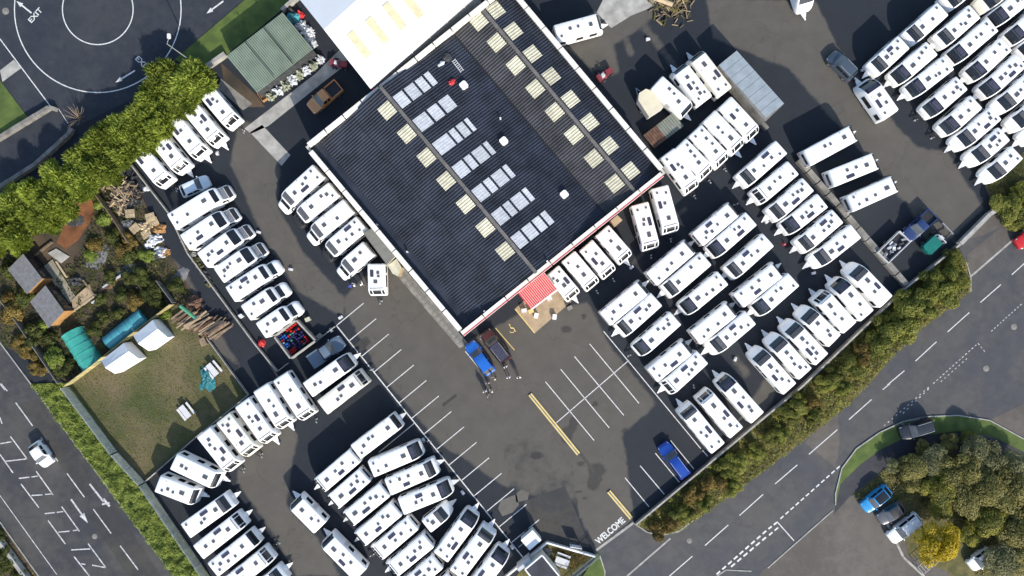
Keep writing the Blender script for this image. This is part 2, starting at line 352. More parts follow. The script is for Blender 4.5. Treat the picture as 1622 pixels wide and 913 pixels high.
# earth stain beside the green shed
struct(sheet('mud_patch', [(350, 100), (405, 150), (420, 170), (395, 170), (355, 130)], L2, M['earth']))
M['patchd'] = asphalt('dark_patch_asphalt', (.040, .040, .042), (.060, .056, .050)); M['patchl'] = asphalt('pale_patch_asphalt', (.105, .098, .086), (.125, .118, .105))
for nm, pts, z, m in [('asphalt_patch', [(793, 793), (818, 783), (822, 800), (812, 812), (796, 818), (789, 806)], L2, 'patchl'), ('asphalt_patch', [(826, 775), (838, 780), (836, 792), (818, 796), (816, 784)], L2, 'patchl'),
                      ('asphalt_patch', [(700, 640), (722, 624), (724, 628), (702, 645)], L2, 'patchd'), ('asphalt_patch', [(905, 705), (909, 702), (955, 760), (951, 764)], L2, 'patchd'), ('asphalt_patch', [(830, 795), (895, 770), (935, 868), (880, 862), (845, 850)], L1, 'patchd'),
                      ('asphalt_patch', [(545, 560), (580, 532), (588, 542), (556, 575)], L1, 'patchd'), ('road_patch', [(1276, 702), (1300, 655), (1326, 633), (1330, 700), (1324, 742)], L2, 'carpark'), ('road_patch', [(1532, 404), (1622, 330), (1622, 362), (1545, 432), (1536, 440)], L2, 'carpark'),
                      ('road_patch', [(140, 820), (175, 790), (255, 913), (215, 930)], L2, 'patchd'), ('road_patch', [(30, 640), (60, 632), (160, 775), (130, 790)], L2, 'patchd')]:
    struct(sheet(nm, pts, z, M[m]))
for x, y, r_ in [(1606, 518, .4), (1562, 584, .4), (1092, 857, .35), (9, 18, .45), (1290, 560, .3), (150, 850, .35)]:
    p = P(x, y); mb = MB(); mb.tube((0, 0, .0), (0, 0, L4+.006), r_, n=16); o_ = struct(mb.build('manhole_cover', M['concd'])); o_.location = (p.x, p.y, 0)
def kerb(name, pts, w=.14, h=.12, m='kerb', closed=False, z0=0):
    mb = MB(); q = [P(x, y) for x, y in pts]
    for a, b in zip(q, q[1:]):
        mb.bar((a.x, a.y, z0+h/2), (b.x, b.y, z0+h/2), w, h)
    return struct(mb.build(name, M[m]))
kerb('kerb', [(-40, 488), (0, 542), (50, 609), (282, 921)])
kerb('kerb', ISL[:11]); kerb('kerb', [(1004, 829), (1025, 843), (1045, 848), (1075, 842), (1098, 824)])
kerb('kerb', [(1216, 900), (1319, 809)], h=.05); kerb('kerb', [(1530, 415), (1537, 440), (1537, 462)])
kerb('threshold_kerb', [(944, 872), (1004, 828)], w=.32, h=.03); kerb('channel_kerb', [(993, 913), (1062, 853)], w=.22, h=.02)
kerb('channel_kerb', [(1524, 448), (1545, 432), (1622, 365)], w=.25, h=.02); kerb('kerb', [(950, 880), (958, 905), (957, 930)])
kerb('kerb', [(0, 826), (63, 914)]); kerb('edge_kerb', [(1190, 905), (1150, 903), (1135, 913)], h=.05)

# ---------------------------------------------------------------- paint
def line(name, a, b, w, parent, z=LM, m='paint'):
    p, q = P(*a), P(*b); d = (q-p).normalized(); n = Vector((-d.y, d.x, 0))*w/2
    mb = MB(); mb.add([(p-n).to_tuple()[:2]+(z,), (q-n).to_tuple()[:2]+(z,), (q+n).to_tuple()[:2]+(z,), (p+n).to_tuple()[:2]+(z,)], [(0, 1, 2, 3)])
    return mb.build(name, M[m], parent)
for i in range(15):
    x, y = 533+19.85*i, 516+24.5*i
    line('bay_line', (x, y), (x+43, y-35.5), .11, yard)
line('boundary_line', (533, 516), (829, 884), .14, yard); line('boundary_line', (656, 671), (600, 717), .10, yard)
for a, b in [((956, 525), (1110, 711)), ((1113, 714), (1121, 723)), ((934, 545), (1012, 639)), ((910, 565), (988, 658)), ((888, 585), (965, 678)), ((864, 605), (941, 698)), ((996, 571), (880, 671)),
             ((1062, 698), (1099, 743)), ((1038, 718), (1076, 764)), ((1014, 738), (1052, 783)), ((990, 757), (1028, 803)), ((761, 536), (791, 574)), ((737, 557), (768, 594))]:
    line('bay_line', a, b, .11, yard)
line('yellow_bay_line', (785, 520), (815, 555), .10, yard, m='yellow')
line('yellow_bay_line', (816, 490), (847, 528), .12, yard, m='yellow')
c0 = crop(0, 608, 2.993)
for a in [(75, 90, 155, 200), (195, 255, 275, 368), (318, 425, 400, 538), (443, 595, 527, 710), (570, 768, 655, 882), (5, 0, 35, 35), (50, 250, 130, 358), (130, 356, 25, 368), (0, 285, 55, 275),
          (0, 335, 62, 423), (172, 415, 252, 527), (150, 530, 202, 527), (215, 525, 248, 522), (90, 449, 140, 443), (150, 442, 180, 438), (100, 475, 185, 588), (293, 583, 377, 700), (277, 704, 330, 699), (345, 697, 372, 693),
          (213, 616, 260, 611), (270, 610, 300, 606), (228, 648, 310, 760), (418, 758, 502, 872), (338, 788, 428, 783), (352, 820, 425, 913), (437, 860, 502, 872), (385, 853, 405, 857), (0, 160, 10, 190)]:
    line('lane_line', c0(a[0], a[1]), c0(a[2], a[3]), .15, left_road, m='paintw')
line('edge_line', c0(0, 530), c0(270, 905), .10, left_road, m='paintw')
line('lane_line', (0, 608), (8, 618), .15, left_road, m='paintw')
def arrow(a, b, parent, w=.2, hl=1.1, hw=.6, hook=0, m='paintw'):
    p, q = P(*a), P(*b); d = (q-p).normalized(); n = Vector((-d.y, d.x, 0)); L = (q-p).length
    pts = [(0, -w/2), (L-hl, -w/2), (L-hl, -hw/2), (L, 0), (L-hl, hw/2), (L-hl, w/2), (0, w/2)]
    if hook: pts = [(0, -w/2), (L-.8, -w/2), (L-.5, hook*.5-.05), (L-.9, hook*.5), (L, hook*.75), (L-.1, -.1), (L-.35, .12), (L-.6, w/2), (0, w/2)]
    mb = MB(); v = [p+d*x+n*y for x, y in pts]; mb.add([(t.x, t.y, LM) for t in v], [tuple(range(len(v)))])
    return mb.build('direction_arrow', M[m], parent)
arrow(c0(337, 548), c0(418, 662), left_road, .22, 1.4, .75)
line('direction_arrow', c0(425, 475), c0(492, 560), .24, left_road, m='paintw'); line('direction_arrow', c0(490, 545), c0(520, 582), .30, left_road, m='paintw'); line('direction_arrow', c0(484, 572), c0(520, 565), .22, left_road, z=LM+.004, m='paintw')
for rp in (56, 132):
    mb = MB(); n = 72; c = P(155, 15); r0, r1 = (rp-.85)/12.2, (rp+.85)/12.2
    vs = [(c.x+r*math.cos(2*math.pi*i/n), c.y+r*math.sin(2*math.pi*i/n), LM) for r in (r0, r1) for i in range(n)]
    mb.add(vs, [(i, (i+1) % n, n+(i+1) % n, n+i) for i in range(n)]).build('ring_line', M['paint'], circle)
line('edge_line', (0, 62), (81, 170), .13, circle); arrow((214, 112), (183, 131), circle, .2, .9, .6, m='paint'); arrow((50, 21), (26, 2), circle, .2, .9, .6, m='paint'); arrow((354, 2), (327, 22), circle, .2, .9, .6, m='paint')
line('edge_line', (93, 173), (108, 196), .08, circle, m='paintw')
def text(s, a, b, size, parent, m='paint', bold=.012, name='painted_word'):
    cu = bpy.data.curves.new(name, 'FONT'); cu.body = s; cu.size = size; cu.offset = bold; cu.align_x = 'LEFT'
    o = bpy.data.objects.new(name, cu); COL.objects.link(o)
    me = o.to_mesh().copy() if False else bpy.data.meshes.new_from_object(o.evaluated_get(bpy.context.evaluated_depsgraph_get()))
    bpy.data.objects.remove(o)
    xs = [v.co.x for v in me.vertices]; p, q = P(*a), P(*b); d = q-p; k = d.length/(max(xs)-min(xs)); x0 = min(xs)
    d.normalize(); n = Vector((-d.y, d.x, 0))
    for v in me.vertices:
        w = p+d*((v.co.x-x0)*k)+n*v.co.y; v.co = (w.x, w.y, LM+.002)
    me.materials.clear(); me.materials.append(M[m]); me.update()
    o = bpy.data.objects.new(name, me); COL.objects.link(o); o.parent = parent
    return o
text('WELCOME', (948, 863), (991, 826), 1.15, yard, bold=.035)
text('EXIT', (50, 37), (68, 17), .95, circle, bold=.02); text('EXIT', (214, 94), (233, 113), .95, circle, bold=.02)
c8 = crop(811, 608, 2.993); c9 = crop(1216, 608, 2.993); c10 = crop(1216, 305, 2.993)
for c, a in [(c8, (745, 913, 855, 818)), (c8, (915, 767, 1025, 670)), (c8, (1078, 625, 1190, 525)), (c9, (35, 475, 140, 385)), (c9, (195, 335, 330, 218)), (c9, (385, 170, 492, 75)), (c9, (545, 28, 580, 0)),
             (c10, (567, 913, 648, 845)), (c10, (700, 800, 800, 708)), (c10, (852, 662, 955, 570)), (c10, (1008, 522, 1105, 437)), (c10, (1157, 390, 1230, 325)), (c8, (590, 1050, 700, 955)), (c9, (45, 655, 125, 745))]:
    line('centre_line', c(a[0], a[1]), c(a[2], a[3]), .12, right_road, m='paint')
def dashes(a, b, n, duty, w, parent, m='paint'):
    for i in range(n):
        t0, t1 = i/n, (i+duty)/n
        line('give_way_dash', (a[0]+(b[0]-a[0])*t0, a[1]+(b[1]-a[1])*t0), (a[0]+(b[0]-a[0])*t1, a[1]+(b[1]-a[1])*t1), w, parent, m=m)
dashes((1135, 910), (1217, 838), 9, .62, .22, right_road); dashes((1158, 898), (1217, 848), 6, .62, .22, right_road)
dashes((1217, 838), (1234, 825), 2, .62, .22, right_road); dashes((1218, 848), (1236, 833), 2, .62, .2, right_road)
dashes((1236, 822), (1333, 736), 12, .62, .17, right_road)
dashes((1400, 675), (1475, 610), 12, .35, .12, right_road, 'paintw'); dashes((1430, 655), (1475, 612), 7, .35, .14, right_road, 'paintw')
dashes((1478, 608), (1549, 544), 14, .5, .10, right_road, 'paintw'); dashes((1490, 605), (1535, 565), 8, .4, .10, right_road, 'paintw'); dashes((1570, 525), (1620, 480), 11, .5, .10, right_road, 'paintw'); dashes((1549, 544), (1562, 560), 3, .5, .1, right_road, 'paintw')
# wheelchair symbol
mb = MB(); c = P(811, 522)
for i in range(10):
    a0, a1 = rad(-150+i*26), rad(-150+(i+1)*26)
    mb.bar((c.x+.33*math.cos(a0), c.y+.33*math.sin(a0)-.1, LM), (c.x+.33*math.cos(a1), c.y+.33*math.sin(a1)-.1, LM), .09, .004)
for p, q in [((-.28, .5), (-.12, .12)), ((-.12, .12), (.22, .12)), ((.22, .12), (.42, -.25)), ((.42, -.25), (.55, -.2))]:
    mb.bar((c.x+p[0], c.y+p[1], LM+.005), (c.x+q[0], c.y+q[1], LM+.005), .09, .004)
mb.tube((c.x-.32, c.y+.6, LM), (c.x-.32, c.y+.6, LM+.006), .09)
mb.build('wheelchair_symbol', M['yellow'], yard)
# yellow kerbs in the court
for a, b, lb in [(c8(85, 50), c8(315, 333), 'long yellow painted kerb beside the crossed parking bays'), (c8(458, 510), c8(565, 637), 'short yellow painted kerb next to the welcome lettering')]:
    p, q = P(*a), P(*b); d = (q-p).normalized(); n = Vector((-d.y, d.x, 0))
    k = thing('yellow_kerb', lb, 'kerb', (p+q)/2)
    o = k.location.copy()
    MB().bar((p-o)+Vector((0, 0, .06)), (q-o)+Vector((0, 0, .06)), .55, .12).build('kerb_base', M['concd'], k)
    for s in (-.17, .17): MB().bar((p-o)+n*s+Vector((0, 0, .125)), (q-o)+n*s+Vector((0, 0, .125)), .17, .012).build('yellow_stripe', M['yellow'], k)

# ---------------------------------------------------------------- lofted vehicles
def surf(sec, x, t):
    p = sec(x); i = min(int(t), len(p)-2); f = t-i
    return Vector((x, p[i][0]*(1-f)+p[i+1][0]*f, p[i][1]*(1-f)+p[i+1][1]*f))
def loft(mb, sec, xs):
    n = len(sec(xs[0])); vs = [(x, *p) for x in xs for p in sec(x)]
    fs = [(i*n+j, i*n+j+1, (i+1)*n+j+1, (i+1)*n+j) for i in range(len(xs)-1) for j in range(n-1)]
    fs += [tuple(range(n-1, -1, -1)), tuple(range((len(xs)-1)*n, len(xs)*n))]
    fs += [((i+1)*n, i*n, i*n+n-1, (i+1)*n+n-1) for i in range(len(xs)-1)]
    return mb.add(vs, [f[::-1] for f in fs])
def patch(mb, sec, x0, x1, t0, t1, off=.012, nx_=4, nt=4, taper=0.0):
    g = []
    X_ = sorted(set([x0, x1]+[x for x in getattr(sec, 'xs', []) if x0+.01 < x < x1-.01])); nx_ = len(X_)-1
    T_ = sorted(set([t0, t1]+[float(t) for t in range(int(t0)+1, int(t1)+1) if t0+.02 < t < t1-.02])); nt = len(T_)-1
    for x in X_:
        row = []
        for t in T_:
            k = 1-taper*(x-x0)/(x1-x0); t = (t0+t1)/2+(t-(t0+t1)/2)*k; p = surf(sec, x, t)
            e = .02; du = surf(sec, x+e, t)-surf(sec, x-e, t); dv = surf(sec, x, min(t+e, t1+.05))-surf(sec, x, max(t-e, 0))
            nrm = du.cross(dv)
            if nrm.length > 1e-9: nrm.normalize()
            c = Vector((p.x, p.y*.6, .8))
            if nrm.dot(p-c) < 0: nrm = -nrm
            row.append(p+nrm*off)
        g.append(row)
    n = nt+1
    return mb.add([v for r in g for v in r], [(i*n+j, (i+1)*n+j, (i+1)*n+j+1, i*n+j+1) for i in range(nx_) for j in range(nt)])
def wheel(parent, x, y, r, w=.2):
    s = 1 if y > 0 else -1
    t = MB().tube((x, y-s*w, r), (x, y, r), r, n=14).build('wheel', M['tyre'], parent)
    MB().tube((x, y, r), (x, y+s*.015, r), r*.62, n=10).build('rim', M['rim'], t)

PROF = {
    'sun': ([0, .12, .5, 1.0, 1.5], [1.0, 1.35, 1.9, 2.35, 0], [0, .1, .3, .6, .95], [.70, .84, .93, .98, 1]),
    'arch': ([0, .2, .6, 1.2, 1.8], [.95, 1.25, 1.75, 2.35, 0], [0, .12, .35, .7, 1.05], [.68, .82, .92, .98, 1]),
    'box': ([0, .08, .6, 1.1], [1.2, 1.5, 2.15, 0], [0, .06, .25], [.88, .96, 1]),
    'strip': ([0, .05, .35, .7], [1.1, 1.5, 2.3, 0], [0, .1, .25], [.9, .97, 1]),
    'tri': ([0, .06, .5, .9], [1.0, 1.3, 2.2, 0], [0, .1, .3], [.88, .96, 1]),
}
def van_sec(L, W, Hh, kind):
    dx, dz, wx, wf = PROF[kind]; dz = dz[:-1]+[Hh]
    def sec(x):
        d = L/2-x; e = x+L/2
        zt = min(np.interp(d, dx, dz), np.interp(e, [0, .1, .3], [Hh-.3, Hh-.06, Hh]))
        w = W/2*min(np.interp(d, wx, wf), np.interp(e, [0, .12], [.94, 1]))
        r = min(.16, w*.3); zb = .42
        h = [(w, zb), (w, zt-r), (w-.05, zt-.05), (w-.16, zt-.012), (w*.5, zt+.015)]
        return [(-a, b) for a, b in h]+[(0, zt+.025)]+h[::-1]
    xs = sorted(set([-L/2+v for v in (0, .04, .12, .3)]+[L/2-v for v in dx+wx]+[-L/2+.3+(L-2.2)*k/4 for k in range(1, 5)]))
    sec.xs = xs
    return sec, xs
def hatch(parent, sec, x, y, lx, ly, m='hatch', h=.07, frame_=True):
    z = surf(sec, x, 5).z
    f = parent
    if frame_: f = MB().box(x-lx/2-.05, x+lx/2+.05, y-ly/2-.05, y+ly/2+.05, z-.06, z+h*.5, .04).build('rooflight', M['whitegrey'], parent)
    MB().box(x-lx/2, x+lx/2, y-ly/2, y+ly/2, z-.04, z+h, .05).build('rooflight_lid' if frame_ else 'roof_panel', M[m], f)
def roof_fittings(t, sec, xa, xb, W, rs):
    used = []
    def put(x, y, lx, ly, *a):
        if abs(y)+ly/2 > W/2-.14 or x-lx/2 < xa-.1 or x+lx/2 > xb+.05: return
        if any(abs(x-u[0]) < (lx+u[2])/2+.14 and abs(y-u[1]) < (ly+u[3])/2+.12 for u in used): return
        used.append((x, y, lx, ly)); hatch(t, sec, x, y, lx, ly, *a)
    side = rs.choice([-1, 1]); L = xb-xa
    put(xb-.35-rs.random()*.3, rs.uniform(-.1, .1), rs.choice([.42, .5, .62]), .46)
    if rs.random() < .62: put(xa+L*rs.uniform(.35, .7), side*W*rs.uniform(.22, .27), rs.uniform(.85, 1.15), .44, 'solar', .04, False)
    put(xa+L*rs.uniform(.3, .45), -side*rs.uniform(.0, .4), .36, .36)
    if rs.random() < .7: put(xa+L*rs.uniform(.5, .65), -side*rs.uniform(.0, .45), rs.choice([.28, .36]), .32)
    if rs.random() < .6: put(xa+.3, side*W*.26, .26, .26)
    if rs.random() < .45: put(xa+.3+rs.random()*.3, -side*W*.24, .28, .28)
    if rs.random() < .35: put(xa+L*.2, 0, .4, .4)
    for k in range(rs.choice([0, 1, 1, 2])):     # flues and aerials
        x, y = rs.uniform(xa+.3, xb-.3), rs.choice([-1, 1])*W*rs.uniform(.30, .38)
        if all(abs(x-u[0]) > u[2]/2+.1 or abs(y-u[1]) > u[3]/2+.1 for u in used):
            z = surf(sec, x, 5).z; MB().tube((x, y, z-.06), (x, y, z+.10), .055, .045, 8).build('roof_flue', M['whitegrey'], t)
def caravan(f, r, kind, label, group='touring caravans parked in rows', W=2.2, body='white', Hh=2.55, seed=0):
    loc, rz, L = frame(f, r, 1.45, 2.5)
    rs = random.Random(seed*31+11)
    t = thing('caravan', label, 'caravan', loc, rz, group)
    sec, xs = van_sec(L, W, Hh, kind)
    loft(MB(), sec, xs).build('body', M[body], t, 'angle')
    MB().box(-L/2+.15, L/2-.5, -W/2+.12, W/2-.12, .30, .43).build('chassis', M['blackpl'], t)
    n = L/2
    if kind == 'sun':
        w = patch(MB(), sec, n-1.62, n-.22, 2.9, 7.1, nx_=6, nt=6).build('front_sunroof', M['glass'], t)
        patch(MB(), sec, n-.90, n-.86, 3.2, 6.8, .02, 1, 4).build('glazing_bar', M['hatch'], w)
        patch(MB(), sec, n-1.5, n-1.0, 3.7, 6.3, .018, 1, 4).build('skylight', M['solar'], w)
    elif kind == 'arch':
        w = patch(MB(), sec, n-1.95, n-.72, 2.95, 7.05, nx_=6, nt=6).build('front_window', M['glass'], t)
        patch(MB(), sec, n-1.88, n-1.35, 3.3, 6.7, .022, 3, 4).build('skylight', M['hatch'], w)
    elif kind == 'box':
        w = patch(MB(), sec, n-1.38, n-.40, 3.0, 7.0, nx_=5, nt=4).build('front_window', M['glass'], t)
        patch(MB(), sec, n-.80, n-.70, 3.2, 6.8, .02, 1, 4).build('glazing_bar', M['blackpl'], w)
        patch(MB(), sec, n-1.3, n-.92, 3.3, 6.7, .02, 2, 4).build('skylight', M['hatch'], w)
    elif kind == 'strip':
        patch(MB(), sec, n-.62, n-.12, 3.0, 7.0, nx_=4, nt=4).build('front_window', M['glass'], t)
    else:
        for a, b in ((2.95, 3.85), (4.05, 5.95), (6.15, 7.05)):
            patch(MB(), sec, n-.72, n-.22, a, b, nx_=3, nt=3).build('front_window', M['glass'], t)
        patch(MB(), sec, n-1.02, n-.90, 3.2, 6.8, .02, 1, 4).build('window_vent', M['screen'], t)
    nose = {'sun': 1.7, 'arch': 1.9, 'box': 1.3, 'strip': 1.0, 'tri': 1.2}[kind]
    roof_fittings(t, sec, -n+.4, n-nose-.2, W, rs)
    for s in (0.55, 9.45):       # side windows, proud of the wall
        for x0, x1 in ((-n+.35, -n+1.15), (-.55, .35), (n-nose-.9, n-nose+.1)):
            if rs.random() < .85: patch(MB(), sec, x0, x1, s-.22, s+.22, .014, 1, 2).build('side_window', M['glass'], t)
    patch(MB(), sec, n-nose-1.75, n-nose-1.15, .08, .9, .012, 1, 2).build('door', M['whitegrey'], t)
    mb = MB(); z1, z2 = 1.35, 1.95; mb.box(-n-.012, -n+.01, -W*.33, W*.33, z1, z2); mb.build('rear_window', M['glass'], t)
    for s in (-1, 1):
        wheel(t, -.15, s*(W/2-.03), .33)
        MB().box(-n-.02, -n+.02, s*W*.38-.08, s*W*.38+.08, .75, 1.05).build('tail_lamp', M['redlamp'], t)
    if rs.random() < .8 and kind != 'tri' or rs.random() < .4:
        h = MB(); x0 = n-.25; h.prism([(x0, -.45), (n+.1, -.34), (n+1.0, -.05), (n+1.0, .05), (n+.1, .34), (x0, .45)], .44, .56)
        h = h.build('hitch_cover', M['white' if rs.random() < .7 else 'whitegrey'], t)
        MB().tube((n+.7, .14, .12), (n+.7, .14, .62), .035).tube((n+.62, .14, .1), (n+.78, .14, .1), .1).build('jockey_wheel', M['tyre'], h)
    else:
        h = MB(); h.bar((n-.3, -.6, .47), (n+1.0, -.03, .47), .07).bar((n-.3, .6, .47), (n+1.0, .03, .47), .07).bar((n-.2, 0, .47), (n+.3, 0, .47), .4, .05)
        h = h.build('hitch_frame', M['blackpl'], t)
        MB().box(n+.9, n+1.15, -.07, .07, .42, .56, .02).build('coupling', M['steel'], h)
        MB().tube((n+.7, .14, .12), (n+.7, .14, .68), .035).tube((n+.62, .14, .1), (n+.78, .14, .1), .1).build('jockey_wheel', M['whitegrey'], h)
    return t
def motorhome(f, r, label, cab='white', skylight='inset', screen='glass', bonnet=None, group='motorhomes parked in columns', W=2.25, seed=0):
    loc, rz, L = frame(f, r, 1.0, 2.7); rs = random.Random(seed*17+5)
    t = thing('motorhome', label, 'motorhome', loc, rz, group); n = L/2; Hh = 2.75; fx = n-1.25
    def sec(x):
        d = fx-x; e = x+n
        zt = min(np.interp(d, [0, .15, .5, 1.3], [2.05, 2.3, 2.5, Hh]), np.interp(e, [0, .1, .3], [Hh-.3, Hh-.06, Hh]))
        w = W/2*min(np.interp(d, [0, .1, .35, .8], [.72, .84, .95, 1]), np.interp(e, [0, .12], [.94, 1])); zb = np.interp(d, [0, .7, .71], [1.9, 1.9, .45])
        rr = min(.16, (zt-zb)*.6)
        h = [(w, zb), (w, zt-rr), (w-.05, zt-.05), (w-.16, zt-.012), (w*.5, zt+.015)]
        return [(-a, b) for a, b in h]+[(0, zt+.025)]+h[::-1]
    xs = sorted([-n, -n+.04, -n+.12, -n+.3, -n+1.5, -.6, .3, fx-1.3, fx-.8, fx-.71, fx-.7, fx-.5, fx-.35, fx-.15, fx-.1, fx])
    sec.xs = xs; loft(MB(), sec, xs).build('body', M['white'], t, 'angle')
    def cs(x):
        d = n-x
        zt = np.interp(d, [0, .08, .3, .72, 1.7, 2.6], [.75, .95, 1.12, 1.28, 2.08, 2.1])
        w = np.interp(d, [0, .08, .25, .6, 1.0], [.62, .78, .90, .99, 1.0]); wr = w*np.interp(d, [0, .72, 1.7], [.86, .86, .80])
        zb = min(1.05, zt-.15)
        h = [(w, .38), (w, zb), (wr+.06, zt-.08), (wr-.06, zt-.012), (wr*.5, zt+.02)]
        return [(-a, b) for a, b in h]+[(0, zt+.03)]+h[::-1]
    cx = sorted([n-v for v in (0, .08, .25, .3, .6, .72, 1.0, 1.35, 1.7, 2.1)])
    cs.xs = cx; c = loft(MB(), cs, cx).build('cab', M[cab], t, 'angle')
    patch(MB(), cs, n-1.62, n-.76, 3.0, 7.0, .015, 4, 4).build('windscreen', M[screen], c)
    if bonnet: patch(MB(), cs, n-.70, n-.16, 2.6, 7.4, .012, 3, 4).build('bonnet', M[bonnet], c)
    for s in (1.55, 8.45): patch(MB(), cs, n-1.75, n-1.05, s-.38, s+.38, .014, 2, 2, .3).build('cab_window', M['glass'], c)
    for s in (-1, 1):
        MB().box(n-1.12, n-.98, s*1.06-.09, s*1.06+.09, 1.15, 1.42, .03).build('wing_mirror', M['blackpl'], c)
        MB().box(n-.18, n-.08, s*.62-.13, s*.62+.13, .72, .88, .03).build('headlamp', M['lamp'], c)
        wheel(t, n-.95, s*.98, .34); wheel(t, -n+1.7, s*(W/2-.04), .34)
    z = surf(sec, fx-1.0, 5).z
    if skylight == 'inset':
        o = patch(MB(), sec, fx-.95, fx-.35, 3.25, 6.75, .03, 3, 4).build('cab_skylight', M['glass'], t)
    elif skylight == 'big': patch(MB(), sec, fx-1.25, fx-.25, 3.0, 7.0, .02, 4, 4).build('cab_skylight', M['glass'], t)
    elif skylight == 'grey': patch(MB(), sec, fx-1.0, fx-.25, 3.1, 6.9, .02, 4, 4).build('cab_skylight', M['hatch'], t)
    roof_fittings(t, sec, -n+.4, fx-1.4, W, rs)
    for s in (0.5, 9.5):
        for x0, x1 in ((-n+.5, -n+1.4), (-.6, .5)): patch(MB(), sec, x0, x1, s-.18, s+.18, .014, 1, 2).build('side_window', M['glass'], t)
    patch(MB(), sec, .7, 1.3, .05, .8, .012, 1, 2).build('door', M['whitegrey'], t)
    MB().box(-n-.012, -n+.01, -.6, .6, 1.5, 2.05).build('rear_window', M['glass'], t)
    MB().box(-n+.2, n-.3, -W/2+.15, W/2-.15, .3, .46).build('chassis', M['blackpl'], t)
    return t
CARM = {}
def carpaint(name, col):
    return mat('car_paint_'+name, col, .25, .06, 1.5, coat=.6, spec=.5)
def car(f, r, label, colour, shape='hatch', roof=None, W=None, cat='car', L_=None, name=None):
    loc, rz, L = frame(f, r, .8, .8)
    if L_: L = L_
    W = W or {'hatch': 1.74, 'suv': 1.88, 'pickup': 1.85, 'estate': 1.8, 'flatbed': 1.95}[shape]
    t = thing(name or {'pickup': 'pickup_truck', 'flatbed': 'flatbed_truck'}.get(shape, 'parked_car'), label, cat, loc, rz); n = L/2
    hh = {'hatch': 1.46, 'suv': 1.68, 'pickup': 1.72, 'estate': 1.48, 'flatbed': 1.85}[shape]
    k = L/4.2; bh = .95 if shape in ('hatch', 'estate') else 1.08
    ws, rf = 1.05*k, 1.72*k                       # windscreen base, roof start (from nose)
    if shape in ('pickup', 'flatbed'):
        re_, rb = L*.60, L*.62
        prof = ([0, .06, .25, ws, rf, re_, rb, L-.03, L], [.6, .78, .9, bh, hh, hh, .78, .78, .55]); base_end = rb
    else:
        re_ = L-(.75 if shape == 'hatch' else .45); rb = L-.22
        prof = ([0, .06, .25, ws, rf, (rf+re_)/2, re_, rb, L-.05, L], [.55, .70, .84, bh, hh-.02, hh, hh-.05, bh+.03, .85, .6])
    def sec(x):
        d = n-x
        zt = np.interp(d, *prof); w = W/2*np.interp(d, [0, .1, .35, .8, L-.6, L-.12, L], [.68, .84, .94, 1, 1, .92, .80])
        cab_ = np.clip((zt-bh)/(hh-bh), 0, 1); wr = w*(.93-.17*cab_); zb = min(bh-.06, zt-.06)
        h = [(w*.95, .22), (w, .5 if zt > .62 else zt-.1), (w*.99, zb), (wr, zt-.035), (wr*.86, zt), (wr*.4, zt+.02)]
        return [(-a, b) for a, b in h]+[(0, zt+.025)]+h[::-1]
    xs = sorted(set(n-v for v in prof[0]+[.1, .35, .8, L-.6, L-.12, ws*.5, rf*.9+ws*.1]))
    sec.xs = xs; b = loft(MB(), sec, xs).build('body', M.get(colour) or MATS[colour], t, 'angle')
    patch(MB(), sec, n-rf+.03, n-ws-.05, 3.25, 8.75, .012, 4, 6).build('windscreen', M['windscreen'], t)
    if shape not in ('pickup', 'flatbed'):
        patch(MB(), sec, n-rb+.04, n-re_-.03, 3.4, 8.6, .012, 3, 6).build('rear_window', M['glass'], t)
    for s0, s1 in ((2.18, 2.82), (9.18, 9.82)):
        e = re_-.1 if shape in ('pickup', 'flatbed') else re_-.05; m_ = (rf+e)/2
        patch(MB(), sec, n-m_+.04, n-rf+.12, s0, s1, .012, 3, 2).build('side_window', M['glass'], t)
        patch(MB(), sec, n-e, n-m_-.04, s0, s1, .012, 3, 2).build('side_window', M['glass'], t)
    if roof: patch(MB(), sec, n-re_+.08, n-rf-.08, 3.9, 8.1, .014, 4, 6).build('roof_panel', M[roof], t)
    if shape == 'pickup':
        bx0, bx1 = -n+.1, n-rb-.08
        mb = MB(); mb.box(bx0, bx1, -W/2+.02, -W/2+.12, .7, 1.12).box(bx0, bx1, W/2-.12, W/2-.02, .7, 1.12).box(bx0-.06, bx0+.04, -W/2+.02, W/2-.02, .7, 1.1).build('load_bed_side', M.get(colour) or MATS[colour], t)
        MB().box(bx0+.05, bx1, -W/2+.13, W/2-.13, .70, .815).build('load_bed_floor', M['blackpl'], t)
    if shape == 'flatbed':
        bx0, bx1 = -n-.1, n-rb-.02
        MB().box(bx0, bx1, -W/2-.02, W/2+.02, .86, .98).build('flat_deck', M.get(colour) or MATS[colour], t)
        MB().box(bx1-.08, bx1+.02, -W/2+.05, W/2-.05, .98, 1.75).build('headboard', M['blackpl'], t)
    for s in (-1, 1):
        for x in (n-.82*k, -n+.78*k): wheel(t, x, s*(W/2+.005), .31 if shape == 'hatch' else .36)
        MB().box(n-ws-.22, n-ws-.08, s*(W/2+.06)-.1, s*(W/2+.06)+.1, bh-.02, bh+.14, .03).build('wing_mirror', M.get(colour) or MATS[colour], t)
        patch(MB(), sec, n-.30, n-.08, 3.1 if s < 0 else 8.3, 3.7 if s < 0 else 8.9, .012, 2, 2).build('headlamp', M['lamp'], t)
        MB().box(-n-.005, -n+.06, s*W*.33-.12, s*W*.33+.12, .62, .78, .02).build('tail_lamp', M['redlamp'], t)
    if shape in ('suv', 'estate'):
        for s in (-1, 1): MB().bar((n-rf-.2, s*W*.335, hh+.03), (n-re_+.15, s*W*.335, hh+.03), .045).build('roof_rail', M['steel'], t)
    return t

